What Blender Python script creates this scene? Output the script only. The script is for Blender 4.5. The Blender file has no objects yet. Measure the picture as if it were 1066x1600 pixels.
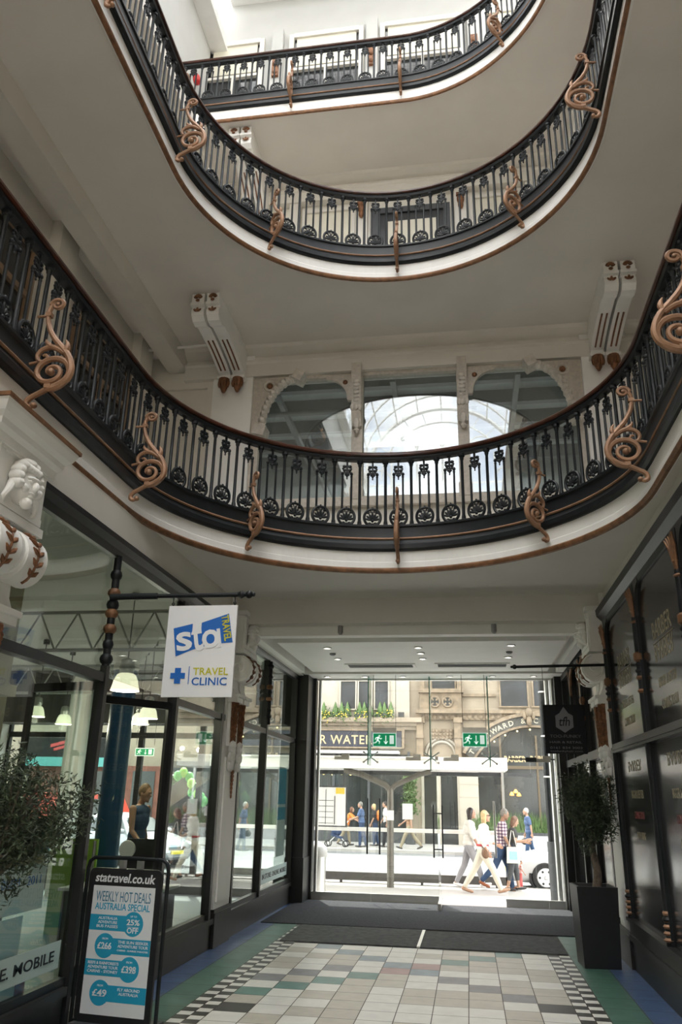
import bpy, bmesh, math, random
from mathutils import Vector, Matrix, Euler
import numpy as np

# ------------------------------------------------------------------ camera
SC = bpy.context.scene
COL = SC.collection
CAM_H = 1.75
FPX = 1220.5                      # focal length in pixels of the 1066x1600 frame
YAW, PITCH, ROLL = -0.159712, 0.348761, 0.0208581

def cam_axes(yaw, pitch, roll):
    cy, sy, cp, sp = math.cos(yaw), math.sin(yaw), math.cos(pitch), math.sin(pitch)
    f = Vector((sy*cp, cy*cp, sp)); r = Vector((cy, -sy, 0)); u = r.cross(f)
    c, s = math.cos(roll), math.sin(roll)
    return c*r + s*u, -s*r + c*u, f
CR, CU, CF = cam_axes(YAW, PITCH, ROLL)
cam_data = bpy.data.cameras.new('camera')
cam_data.sensor_fit = 'VERTICAL'; cam_data.sensor_height = 36
cam_data.lens = FPX*36/1600; cam_data.clip_end = 500; cam_data.clip_start = 0.05
cam = bpy.data.objects.new('camera', cam_data); COL.objects.link(cam)
mw = Matrix((CR, CU, -CF)).transposed().to_4x4(); mw.translation = (0, 0, CAM_H)
cam.matrix_world = mw
SC.camera = cam

# ------------------------------------------------------------------ light
SC.view_settings.view_transform = 'Standard'
SC.view_settings.look = 'None'
SC.view_settings.gamma = 1
SC.view_settings.use_curve_mapping = False
SC.view_settings.exposure = 2.5
SC.render.film_transparent = False
SC.cycles.max_bounces = 12
SC.cycles.diffuse_bounces = 6
SC.cycles.transparent_max_bounces = 32
SC.cycles.caustics_reflective = False
SC.cycles.caustics_refractive = False
SC.cycles.sample_clamp_indirect = 6.0
world = bpy.data.worlds.new('world'); SC.world = world; world.use_nodes = True
wn = world.node_tree.nodes; wl = world.node_tree.links
sky = wn.new('ShaderNodeTexSky'); sky.sky_type = 'NISHITA'; sky.sun_disc = False
sky.sun_elevation = math.radians(60); sky.sun_rotation = math.radians(-20); sky.dust_density = 2.0
# thin white cloud over the blue: clouds are what the arcade roof reflects
tc = wn.new('ShaderNodeTexCoord'); nz = wn.new('ShaderNodeTexNoise'); nz.inputs['Scale'].default_value = 2.2; nz.inputs['Detail'].default_value = 6
rp = wn.new('ShaderNodeValToRGB'); rp.color_ramp.elements[0].position = .36; rp.color_ramp.elements[1].position = .56
mx = wn.new('ShaderNodeMixRGB'); mx.inputs[2].default_value = (9.0, 8.7, 8.3, 1)
wl.new(tc.outputs['Generated'], nz.inputs['Vector']); wl.new(nz.outputs['Fac'], rp.inputs['Fac'])
wl.new(rp.outputs['Color'], mx.inputs['Fac']); wl.new(sky.outputs['Color'], mx.inputs[1])
bg = wn['Background']; wl.new(mx.outputs['Color'], bg.inputs['Color']); bg.inputs['Strength'].default_value = 0.17
sun_d = bpy.data.lights.new('sun', 'SUN'); sun_d.energy = 2.1; sun_d.angle = math.radians(.6); sun_d.color = (1, .95, .87)
sun = bpy.data.objects.new('sun', sun_d); COL.objects.link(sun)
sun.rotation_euler = Vector((.42, -1, -2.05)).to_track_quat('-Z', 'Y').to_euler()

# ------------------------------------------------------------------ pixel helpers: a point of the photograph on a known plane of the place
def ray(x, y): return CR*((x-533)/FPX) + CU*((800-y)/FPX) + CF
def aty(x, y, Y): d = ray(x, y); return Vector((0, 0, CAM_H)) + d*(Y/d.y)
def atx(x, y, X): d = ray(x, y); return Vector((0, 0, CAM_H)) + d*(X/d.x)
def atz(x, y, Z): d = ray(x, y); return Vector((0, 0, CAM_H)) + d*((Z-CAM_H)/d.z)

PI = math.pi
def cs(a): return math.cos(a), math.sin(a)

# ------------------------------------------------------------------ materials
def M(name, col, rough=.5, metal=0.0, var=0.0, scale=6, bump=0.0, bscale=60, spec=.5, emit=None, estr=0, col2=None):
    m = bpy.data.materials.new(name); m.use_nodes = True
    n = m.node_tree.nodes; l = m.node_tree.links; b = n['Principled BSDF']
    b.inputs['Base Color'].default_value = (*col, 1); b.inputs['Roughness'].default_value = rough
    b.inputs['Metallic'].default_value = metal; b.inputs['Specular IOR Level'].default_value = spec
    if emit: b.inputs['Emission Color'].default_value = (*emit, 1); b.inputs['Emission Strength'].default_value = estr
    if var or bump:
        t = n.new('ShaderNodeTexCoord')
    if var:
        z = n.new('ShaderNodeTexNoise'); z.inputs['Scale'].default_value = scale; z.inputs['Detail'].default_value = 5
        r = n.new('ShaderNodeValToRGB')
        c2 = col2 or tuple(max(0, c*(1-var)) for c in col)
        r.color_ramp.elements[0].position = .35; r.color_ramp.elements[0].color = (*c2, 1)
        r.color_ramp.elements[1].position = .65; r.color_ramp.elements[1].color = (*col, 1)
        l.new(t.outputs['Object'], z.inputs['Vector']); l.new(z.outputs['Fac'], r.inputs['Fac']); l.new(r.outputs['Color'], b.inputs['Base Color'])
    if bump:
        z2 = n.new('ShaderNodeTexNoise'); z2.inputs['Scale'].default_value = bscale; z2.inputs['Detail'].default_value = 4
        bp = n.new('ShaderNodeBump'); bp.inputs['Strength'].default_value = bump; bp.inputs['Distance'].default_value = .01
        l.new(t.outputs['Object'], z2.inputs['Vector']); l.new(z2.outputs['Fac'], bp.inputs['Height']); l.new(bp.outputs['Normal'], b.inputs['Normal'])
    return m

def glass_mat(name, tint=(.96, .98, .97), f0=.045, rough=0.0):
    m = bpy.data.materials.new(name); m.use_nodes = True
    n = m.node_tree.nodes; l = m.node_tree.links
    for x in list(n): n.remove(x)
    o = n.new('ShaderNodeOutputMaterial'); mixs = n.new('ShaderNodeMixShader'); tr = n.new('ShaderNodeBsdfTransparent'); gl = n.new('ShaderNodeBsdfGlossy')
    tr.inputs['Color'].default_value = (*tint, 1); gl.inputs['Roughness'].default_value = rough; gl.inputs['Color'].default_value = (1, 1, 1, 1)
    lw = n.new('ShaderNodeLayerWeight'); lw.inputs['Blend'].default_value = .5
    p = n.new('ShaderNodeMath'); p.operation = 'POWER'; p.inputs[1].default_value = 5
    a = n.new('ShaderNodeMath'); a.operation = 'MULTIPLY_ADD'; a.inputs[1].default_value = 1-f0; a.inputs[2].default_value = f0
    l.new(lw.outputs['Facing'], p.inputs[0]); l.new(p.outputs[0], a.inputs[0]); l.new(a.outputs[0], mixs.inputs['Fac'])
    l.new(tr.outputs[0], mixs.inputs[1]); l.new(gl.outputs[0], mixs.inputs[2]); l.new(mixs.outputs[0], o.inputs['Surface'])
    return m

m_white = M('white_paint', (.85, .84, .81), .55, var=.04, scale=3)
m_cream = M('cream_paint', (.70, .67, .61), .55, var=.06, scale=2)
m_soffit = M('soffit_paint', (.72, .685, .635), .65, var=.06, scale=1.5)
m_stonecr = M('carved_cream', (.66, .61, .54), .7, var=.25, scale=14, bump=.3, bscale=30)
m_black = M('black_ironwork', (.012, .015, .017), .45, var=.3, scale=9, spec=.3)
m_blackp = M('black_paint', (.017, .018, .019), .42, var=.25, scale=5)
m_gold = M('bronze_gilding', (.25, .12, .055), .5, metal=.25, var=.4, scale=12, bump=.25, bscale=40)
m_goldb = M('bright_bronze', (.36, .20, .115), .55, metal=.2, var=.3, scale=10, bump=.2, bscale=40)
m_redgold = M('red_gold_leaf', (.27, .115, .05), .5, metal=.2, var=.5, scale=22)
m_mahog = M('mahogany', (.075, .024, .013), .28, var=.5, scale=10)
m_wood = M('oak_frame', (.30, .20, .12), .5, var=.3, scale=5)
m_grey = M('grey_paint', (.30, .30, .30), .6, var=.1)
m_dgrey = M('dark_grey', (.06, .065, .07), .5, var=.2)
m_steel = M('brushed_steel', (.62, .62, .60), .3, metal=.9, var=.08)
m_chrome = M('chrome', (.7, .7, .7), .12, metal=1)
m_glass = glass_mat('clear_glass')
m_glassg = glass_mat('shop_glass', (.84, .90, .87), .06)
m_glassr = glass_mat('mirror_like_glass', (.80, .84, .83), .105)
m_roofglass = glass_mat('roof_glass', (.93, .95, .96), .05)
m_glassfin = M('green_glass_edge', (.10, .30, .24), .1)

# ------------------------------------------------------------------ mesh builder
class MB:
    def __init__(s, off=(0, 0, 0)):
        s.v = []; s.f = []; s.mi = []; s.k = 0; s.off = Vector(off)
    def add(s, vs, fs):
        b = len(s.v); s.v += [tuple(v) for v in vs]; s.f += [tuple(i+b for i in f) for f in fs]; s.mi += [s.k]*len(fs); return s
    def box(s, x0, x1, y0, y1, z0, z1):
        if x1 < x0: x0, x1 = x1, x0
        if y1 < y0: y0, y1 = y1, y0
        if z1 < z0: z0, z1 = z1, z0
        s.nb = getattr(s, 'nb', 0)+1; e = (s.nb % 9)*.00022      # no two overlapping boxes share a plane
        x0 -= e; x1 += e; y0 -= e; y1 += e; z0 -= e; z1 += e
        return s.add([(x, y, z) for z in (z0, z1) for y in (y0, y1) for x in (x0, x1)],
                     [(0, 2, 3, 1), (4, 5, 7, 6), (0, 1, 5, 4), (2, 6, 7, 3), (0, 4, 6, 2), (1, 3, 7, 5)])
    def obox(s, c, size, rot=(0, 0, 0)):
        R = rot if isinstance(rot, Matrix) else Euler(rot).to_matrix(); c = Vector(c); h = Vector(size)/2
        vs = [c + R @ Vector((x*h.x, y*h.y, z*h.z)) for z in (-1, 1) for y in (-1, 1) for x in (-1, 1)]
        return s.add(vs, [(0, 2, 3, 1), (4, 5, 7, 6), (0, 1, 5, 4), (2, 6, 7, 3), (0, 4, 6, 2), (1, 3, 7, 5)])
    def bar(s, a, b, w, h, up=(0, 0, 1)):
        a = Vector(a); b = Vector(b); d = (b-a).normalized(); u = Vector(up); sd = d.cross(u)
        if sd.length < 1e-4: sd = d.cross(Vector((1, 0, 0)))
        sd.normalize(); u = sd.cross(d)
        vs = [p + sd*(i*w/2) + u*(j*h/2) for p in (a, b) for i, j in ((-1, -1), (1, -1), (1, 1), (-1, 1))]
        return s.add(vs, [(3, 2, 1, 0), (4, 5, 6, 7), (0, 1, 5, 4), (1, 2, 6, 5), (2, 3, 7, 6), (3, 0, 4, 7)])
    def tube(s, pts, r, n=8, cap=True):
        pts = [Vector(p) for p in pts]; rs = r if isinstance(r, (list, tuple)) else [r]*len(pts)
        vs = []; ref = None
        for i, p in enumerate(pts):
            d = (pts[min(i+1, len(pts)-1)] - pts[max(i-1, 0)]).normalized()
            if ref is None:
                ref = d.orthogonal().normalized()
            else:
                ref = (ref - d*ref.dot(d))
                ref = ref.normalized() if ref.length > 1e-6 else d.orthogonal().normalized()
            bi = d.cross(ref)
            for k in range(n):
                c, q = cs(2*PI*k/n); vs.append(p + (ref*c + bi*q)*rs[i])
        fs = [(i*n+k, i*n+(k+1) % n, (i+1)*n+(k+1) % n, (i+1)*n+k) for i in range(len(pts)-1) for k in range(n)]
        if cap: fs += [tuple(range(n-1, -1, -1)), tuple((len(pts)-1)*n+k for k in range(n))]
        return s.add(vs, fs)
    def cyl(s, a, b, r0, r1=None, n=12): return s.tube([a, b], [r0, r0 if r1 is None else r1], n)
    def lathe(s, prof, o=(0, 0, 0), n=16, R=None):
        o = Vector(o); vs = []
        for r, z in prof:
            for k in range(n):
                c, q = cs(2*PI*k/n); p = Vector((r*c, r*q, z)); vs.append(o + (R @ p if R else p))
        fs = [(i*n+k, i*n+(k+1) % n, (i+1)*n+(k+1) % n, (i+1)*n+k) for i in range(len(prof)-1) for k in range(n)]
        fs += [tuple(range(n-1, -1, -1)), tuple((len(prof)-1)*n+k for k in range(n))]
        return s.add(vs, fs)
    def ell(s, c, r, nu=10, nv=7, R=None):
        c = Vector(c); vs = []
        if not isinstance(r, (tuple, list)): r = (r, r, r)
        for j in range(1, nv):
            for k in range(nu):
                a = PI*j/nv; b = 2*PI*k/nu; p = Vector((r[0]*math.sin(a)*math.cos(b), r[1]*math.sin(a)*math.sin(b), r[2]*math.cos(a))); vs.append(c + (R @ p if R else p))
        t = Vector((0, 0, r[2])); vs += [c + (R @ t if R else t), c - (R @ t if R else t)]
        N = (nv-1)*nu
        fs = [(j*nu+k, (j+1)*nu+k, (j+1)*nu+(k+1) % nu, j*nu+(k+1) % nu) for j in range(nv-2) for k in range(nu)]
        fs += [(N, k, (k+1) % nu) for k in range(nu)] + [(N+1, (nv-2)*nu+(k+1) % nu, (nv-2)*nu+k) for k in range(nu)]
        return s.add(vs, fs)
    def prism(s, poly, fn, d0, d1):
        """poly of (u, v) swept from w=d0 to w=d1; fn(u, v, w) gives the point"""
        n = len(poly)
        vs = [fn(u, v, d0) for u, v in poly] + [fn(u, v, d1) for u, v in poly]
        return s.add(vs, [tuple(range(n-1, -1, -1)), tuple(range(n, 2*n))] + [(i, (i+1) % n, n+(i+1) % n, n+i) for i in range(n)])
    def quad(s, *p): return s.add(p, [tuple(range(len(p)))])
    def ring(s, c, R0, r, n=20, m=6, ax=(0, 1, 0), a0=0, a1=2*PI, u=None):
        ax = Vector(ax).normalized(); u = Vector(u) if u else ax.orthogonal().normalized(); w = ax.cross(u); c = Vector(c)
        full = abs(a1-a0-2*PI) < 1e-6
        pts = [c + (u*math.cos(a0+(a1-a0)*i/n) + w*math.sin(a0+(a1-a0)*i/n))*R0 for i in range(n+1)]
        return s.tube(pts, r, m, cap=not full)
    def build(s, name, mat, parent=None, smooth=True, ang=38, off=None):
        o_ = Vector(off) if off is not None else s.off
        me = bpy.data.meshes.new(name); me.from_pydata([(v[0]-o_.x, v[1]-o_.y, v[2]-o_.z) for v in s.v], [], s.f)
        mats = mat if isinstance(mat, (list, tuple)) else [mat]
        for m in mats: me.materials.append(m)
        if len(mats) > 1: me.polygons.foreach_set('material_index', s.mi)
        bm = bmesh.new(); bm.from_mesh(me); bmesh.ops.recalc_face_normals(bm, faces=bm.faces); bm.to_mesh(me); bm.free()
        if smooth:
            me.polygons.foreach_set('use_smooth', [True]*len(me.polygons)); me.set_sharp_from_angle(angle=math.radians(ang))
        me.update()
        ob = bpy.data.objects.new(name, me); COL.objects.link(ob)
        if parent is not None: ob.parent = parent
        elif o_.length: ob.location = o_
        return ob

def smooth_path(pts, rs, k=3):
    """Catmull-Rom through the points, radii too"""
    P = [Vector(p) for p in pts]; Rr = list(rs) if isinstance(rs, (list, tuple)) else [rs]*len(P); o, r = [], []
    for i in range(len(P)-1):
        a, b_, c, d = P[max(i-1, 0)], P[i], P[i+1], P[min(i+2, len(P)-1)]
        for j in range(k):
            t = j/k; o.append(.5*((2*b_)+(c-a)*t+(2*a-5*b_+4*c-d)*t*t+(3*b_-a-3*c+d)*t*t*t)); r.append(Rr[i]+(Rr[i+1]-Rr[i])*t)
    return o+[P[-1]], r+[Rr[-1]]
def tag(o, label, cat, group=None):
    o['label'] = label; o['category'] = cat
    if group: o['group'] = group
    return o
def thing(name, label, cat, loc=(0, 0, 0), group=None, rz=0):
    o = bpy.data.objects.new(name, None); COL.objects.link(o); o.location = loc; o.rotation_euler = (0, 0, rz); o.empty_display_size = .1
    return tag(o, label, cat, group)
def S(name, mb, mat, parent=None, smooth=False, label=None):
    o = mb.build(name, mat, parent, smooth)
    if parent is None: o['kind'] = 'structure'
    if label: o['label'] = label
    return o
def SE(name, label=None):
    o = bpy.data.objects.new(name, None); COL.objects.link(o); o['kind'] = 'structure'
    if label: o['label'] = label
    return o
def dup(root, loc=None, rz=None, label=None, group=None):
    r = root.copy(); COL.objects.link(r)
    if loc is not None: r.location = loc
    if rz is not None: r.rotation_euler = (0, 0, rz)
    if label: r['label'] = label
    if group: r['group'] = group
    for ch in list(root.children):
        c = ch.copy(); COL.objects.link(c); c.parent = r
        for g in ch.children:
            d = g.copy(); COL.objects.link(d); d.parent = c
    return r

# lettering: 2D outlines of the built-in font, placed on a plane
_tc = {}
def text_geo(s, bold=0.0, ext=.002, shear=0.0, spacing=1.0):
    k = (s, bold, ext, shear, spacing)
    if k not in _tc:
        cu = bpy.data.curves.new('t', 'FONT'); cu.body = s; cu.offset = bold; cu.extrude = ext; cu.resolution_u = 3; cu.shear = shear; cu.space_character = spacing
        ob = bpy.data.objects.new('t', cu); COL.objects.link(ob)
        dg = bpy.context.evaluated_depsgraph_get(); dg.update()
        me = bpy.data.meshes.new_from_object(ob.evaluated_get(dg))
        vs = [v.co.copy() for v in me.vertices]; fs = [tuple(p.vertices) for p in me.polygons]
        bpy.data.objects.remove(ob); bpy.data.curves.remove(cu); bpy.data.meshes.remove(me)
        _tc[k] = (vs, fs)
    return _tc[k]
def put_text(mb, s, c, right, up, h, w=None, bold=0.0, ext=.001, shear=0.0, flip=False, spacing=1.0):
    """centre the words at c; h is the height of the letters; w stretches them to a width"""
    vs, fs = text_geo(s, bold, ext, shear, spacing)
    if not vs: return mb
    x0 = min(v.x for v in vs); x1 = max(v.x for v in vs); y0 = min(v.y for v in vs); y1 = max(v.y for v in vs)
    right = Vector(right).normalized(); up = Vector(up).normalized(); nrm = right.cross(up); c = Vector(c)
    sy = h/(y1-y0); sx = (w/(x1-x0)) if w else sy
    fl = -1 if flip else 1
    return mb.add([c + right*((v.x-(x0+x1)/2)*sx) + up*((v.y-(y0+y1)/2)*sy*fl) + nrm*v.z for v in vs], fs)
# ================================================================== the place: levels and plan
CX = -0.74                       # axis of the arcade
RO = 2.43                        # radius of the rounded well
XL, XR = -3.12, 1.76             # shopfront planes of the passage
Z1, Z2, Z3 = 4.30, 8.58, 12.90   # undersides of the three galleries
CY1, CY2, CY3 = 6.60, 6.75, 7.70 # centres of the rounded ends
YB = -12.0
YD = 15.3                        # plane of the glass doors
GZ = -0.25                       # street level

# ---- passage floor, tile by tile
t_white = M('tile_white', (.66, .65, .60), .38, var=.1, scale=7, spec=.3)
t_beige = M('tile_beige', (.47, .44, .37), .38, var=.12, scale=7, spec=.3)
t_green = M('tile_green', (.10, .22, .19), .38, var=.2, scale=7, spec=.3)
t_blue = M('tile_slate_blue', (.20, .26, .30), .38, var=.2, scale=7, spec=.3)
t_grey = M('tile_grey', (.20, .20, .21), .38, var=.2, scale=7, spec=.3)
t_dark = M('tile_black', (.030, .028, .027), .38, var=.2, scale=7, spec=.3)
t_red = M('tile_dusky_red', (.36, .22, .20), .38, var=.15, scale=7, spec=.3)
t_bgreen = M('border_green', (.065, .15, .115), .42, var=.25, scale=5, spec=.3)
t_bblue = M('border_blue', (.065, .11, .22), .42, var=.25, scale=5, spec=.3)
m_grout = M('grout', (.10, .09, .08), .8)
fl = MB(); PT = .311; X0 = -2.24; YT = 10.93; rng = random.Random(4)
g = .004
TMATS = [m_grout, t_white, t_beige, t_green, t_blue, t_grey, t_dark, t_red, t_bgreen, t_bblue]
def ftile(x0, x1, y0, y1, k):
    fl.k = k; fl.add([(x0+g, y0+g, 0), (x1-g, y0+g, 0), (x1-g, y1-g, 0), (x0+g, y1-g, 0)], [(0, 1, 2, 3)])
fl.k = 0; fl.box(-3.4, 2.2, -12, 15.4, -.2, -.003)
for r in range(0, 42):
    for c in range(10):
        k = 1 if (rng.random() < .42) else 2
        rr = r % 18
        if c <= 4:
            if rr == c-1: k = 4
            if rr == 8-c and c < 4: k = 3
            if rr == 8-c and c == 4: k = 7
            if rr == 6-c: k = 5 if c < 3 else 1
            if rr == 10-c and c == 0: k = 6
        else:
            if rr == 8-c: k = 7 if c == 5 else 3
            if rr == c-1: k = 4 if c == 5 else (6 if c == 9 else 5)
        if rr in (4, 5) and c in (2, 3, 6) and k > 1 and k == 2: k = 1
        ftile(X0+c*PT, X0+(c+1)*PT, YT-(r+1)*PT, YT-r*PT, k)
for r in range(-11, 110):
    for sx in (0, 1):
        for c in range(2):
            x = (-2.50 + c*.13) if sx == 0 else (.87 + c*.13)
            k = 6 if (r+c+sx) % 2 else 1
            y1 = YT-r*.1244; ftile(x, x+.13, y1-.1244, y1, k)
for r in range(-10, 40):
    y1 = YT-r*.42
    ftile(-2.84, -2.50, y1-.42, y1, 8); ftile(-3.15, -2.84, y1-.42, y1, 9)
    ftile(1.13, 1.47, y1-.42, y1, 8); ftile(1.47, 1.78, y1-.42, y1, 9)
fl.k = 1
S('floor', fl, TMATS)

# ---- entrance matting
m_mat = M('charcoal_matting', (.066, .069, .076), .95, var=.35, scale=40, bump=.6, bscale=220, spec=.08)
m_mat2 = M('grey_matting', (.115, .118, .120), .95, var=.3, scale=12, bump=.5, bscale=260, spec=.08)
b = MB(); b.box(-3.05, 1.72, 12.38, 15.16, .001, .012)
tag(b.build('entrance_mat', m_mat), 'wide charcoal entrance mat just inside the glass doors', 'mat')
b = MB(); b.box(-2.44, -.70, 10.96, 12.30, .001, .016)
tag(b.build('floor_mat', m_mat2), 'dark grey floor mat lying on the tiles, half on the travel shop side', 'mat')
b = MB(); b.box(-.66, 1.12, 10.94, 12.22, .001, .016)
tag(b.build('floor_mat', m_mat2), 'dark grey floor mat lying on the tiles, half on the potted tree side', 'mat')
b = MB(); b.box(-.70, -.66, 10.95, 12.27, .001, .020)
S('trim_1', b, m_steel)

# ---- gallery slabs with rounded wells
def well_curve(cy, ystart=YB, nseg=48, left=True):
    """points (x, y, nx, ny) along the edge of the well; n points into the void"""
    pts = []
    yl = np.arange(ystart, cy-.01, .6)
    if left:
        for y in yl: pts.append((CX-RO, float(y), 1.0, 0.0))
        for i in range(nseg+1):
            a = PI - PI*i/nseg; c, q = cs(a); pts.append((CX+RO*c, cy+RO*q, -c, -q))
    else:
        for x in np.arange(-6.3, CX-.05, .5): pts.append((float(x), cy+RO, 0.0, -1.0))
        for i in range(nseg//2+1):
            a = PI/2 - PI*i/nseg; c, q = cs(a); pts.append((CX+RO*c, cy+RO*q, -c, -q))
    for y in yl[::-1]: pts.append((CX+RO, float(y), -1.0, 0.0))
    return pts
def sweep(mb, pts, prof, close=True):
    """prof of (outward into the void, z)"""
    n = len(prof); vs = []
    for x, y, nx, ny in pts:
        for o, z in prof: vs.append((x+nx*o, y+ny*o, z))
    fs = []
    for i in range(len(pts)-1):
        for k in range(n if close else n-1):
            k2 = (k+1) % n; fs.append((i*n+k, i*n+k2, (i+1)*n+k2, (i+1)*n+k))
    if close: fs += [tuple(range(n-1, -1, -1)), tuple((len(pts)-1)*n+k for k in range(n))]
    return mb.add(vs, fs)
def slab(name, z, cy, xl, xr, yw, left=True, th=.40):
    pts = well_curve(cy, left=left)
    mb = MB(); c = Vector((CX, cy, 0))
    outer = []
    for x, y, nx, ny in pts:
        if left:
            if y <= cy+1e-6: outer.append((xl if nx > 0 else xr, y)); continue
        else:
            if nx == 0.0: outer.append((x, yw)); continue
            if y <= cy+1e-6: outer.append((xr, y)); continue
        d = Vector((-nx, -ny)); t = 1e9
        if d.x > 1e-6: t = min(t, (xr-CX)/d.x)
        if d.x < -1e-6: t = min(t, (xl-CX)/d.x)
        if d.y > 1e-6: t = min(t, (yw-cy)/d.y)
        outer.append((CX+d.x*t, cy+d.y*t))
    n = len(pts)
    vs = [(p[0], p[1], z) for p in pts] + [(o[0], o[1], z) for o in outer] + [(p[0], p[1], z+th) for p in pts] + [(o[0], o[1], z+th) for o in outer]
    fs = []
    for i in range(n-1):
        fs += [(i, i+1, n+i+1, n+i), (2*n+i, 2*n+i+1, 3*n+i+1, 3*n+i), (i, i+1, 2*n+i+1, 2*n+i)]
    mb.add(vs, fs)
    # corner pieces where the rim of the fan cuts the corner off
    for X in (xl, xr):
        cand = [o for o in outer if abs(o[0]-X) < 1e-4]; cand2 = [o for o in outer if abs(o[1]-yw) < 1e-4]
        if not cand or not cand2: continue
        A = max(cand, key=lambda o: o[1]); B = min(cand2, key=lambda o: abs(o[0]-X))
        if A[1] > yw-1e-3: continue
        for zz in (z, z+th): mb.add([(A[0], A[1], zz), (X, yw, zz), (B[0], B[1], zz)], [(0, 1, 2)])
    return S(name, mb, m_soffit)
slab('balcony_slab', Z1, CY1, -6.4, 4.9, 10.40)
slab('balcony_slab', Z2, CY2, -6.4, 4.9, 10.95)
slab('balcony_slab', Z3, CY3, -6.4, 4.9, 12.2, left=False)
def fascia(z, cy, left=True, tn=0):
    pts = well_curve(cy, left=left)
    mb = MB(); sweep(mb, pts, [(-.03, z-.004), (.012, z-.004), (.012, z+.10), (.008, z+.11), (.008, z+.238), (-.03, z+.238)])
    S('trim_%d' % tn, mb, m_white)
    mb = MB(); sweep(mb, pts, [(.0, z-.035), (.028, z-.03), (.042, z-.008), (.040, z+.015), (.022, z+.032), (.0, z+.036)])
    S('trim_%d' % (tn+1), mb, m_gold, smooth=True)
fascia(Z1, CY1, True, 2); fascia(Z2, CY2, True, 4); fascia(Z3, CY3, False, 6)

# ================================================================== railings
def leaf_blob(mb, c, r, th, ax_u, ax_v):
    n = Vector(ax_u).cross(Vector(ax_v)); R = Matrix((Vector(ax_u), n, Vector(ax_v))).transposed()
    mb.ell(c, (r[0], th, r[1]), 7, 5, R)
def palmette_mesh():
    mb = MB(); U = (1, 0, 0); V = (0, 0, 1)
    for sx in (-1, 1):   # the two thin bars
        mb.cyl((sx*.056, 0, .19), (sx*.056, 0, .70), .0150, .0130, 7)
        mb.ell((sx*.056, 0, .695), (.022, .022, .026), 7, 5); mb.ell((sx*.056, 0, .66), (.018, .018, .012), 7, 5)
        # horseshoe scroll
        pts = []
        for i in range(15):
            a = -PI/2*.86 + (PI*1.02)*i/14
            pts.append((sx*(.098*math.cos(a)+.004), 0, .120+.108*math.sin(a)))
        mb.tube(pts, [.018]*12+[.016, .013, .009], 7)
        mb.tube([(sx*.052, 0, .20), (sx*.035, 0, .215), (sx*.018, 0, .20), (sx*.022, 0, .182)], .008, 5)
        mb.ell((sx*.055, 0, .185), (.024, .014, .02), 6, 5)
    # fan of lobes
    for i in range(7):
        a = math.radians(-78+26*i); l = .088 if i == 3 else .072
        d = Vector((math.sin(a), 0, math.cos(a))); R = Matrix((Vector((d.z, 0, -d.x)), Vector((0, 1, 0)), d)).transposed()
        mb.ell(Vector((0, 0, .085))+d*l*.7, (.0175, .014, l*.66), 7, 5, R)
    mb.ell((0, -.004, .075), (.020, .018, .020), 8, 6); mb.ell((0, 0, .03), (.034, .013, .02), 6, 5)
    for sx in (-1, 1): mb.ell((sx*.036, 0, .045), (.022, .012, .016), 6, 5)
    mb.ell((0, 0, .235), (.016, .012, .026), 6, 5); mb.ell((-.022, 0, .222), (.014, .011, .018), 6, 5); mb.ell((.022, 0, .222), (.014, .011, .018), 6, 5)
    # finial at the top between the bars
    mb.obox((0, 0, .71), (.12, .018, .018)); mb.obox((0, 0, .80), (.024, .018, .15))
    mb.obox((0, 0, .872), (.055, .03, .012))
    for sx in (-1, 1):
        mb.ell((sx*.034, 0, .795), (.028, .016, .022), 7, 5); mb.ell((sx*.032, 0, .745), (.025, .016, .024), 7, 5); mb.ell((sx*.050, 0, .765), (.015, .014, .015), 7, 5)
    mb.ell((0, 0, .675), (.018, .015, .030), 7, 5); mb.ell((-.020, 0, .684), (.015, .012, .016), 7, 5); mb.ell((.020, 0, .684), (.015, .012, .016), 7, 5); mb.ell((0, 0, .635), (.010, .010, .016), 6, 5)
    return mb
def baluster_mesh():
    mb = MB()
    mb.lathe([(.042, 0), (.042, .016), (.028, .026), (.025, .06), (.020, .075), (.0185, .45), (.0175, .79), (.025, .805), (.025, .828), (.038, .842), (.038, .872), (.0, .872)], n=8)
    return mb
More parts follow.
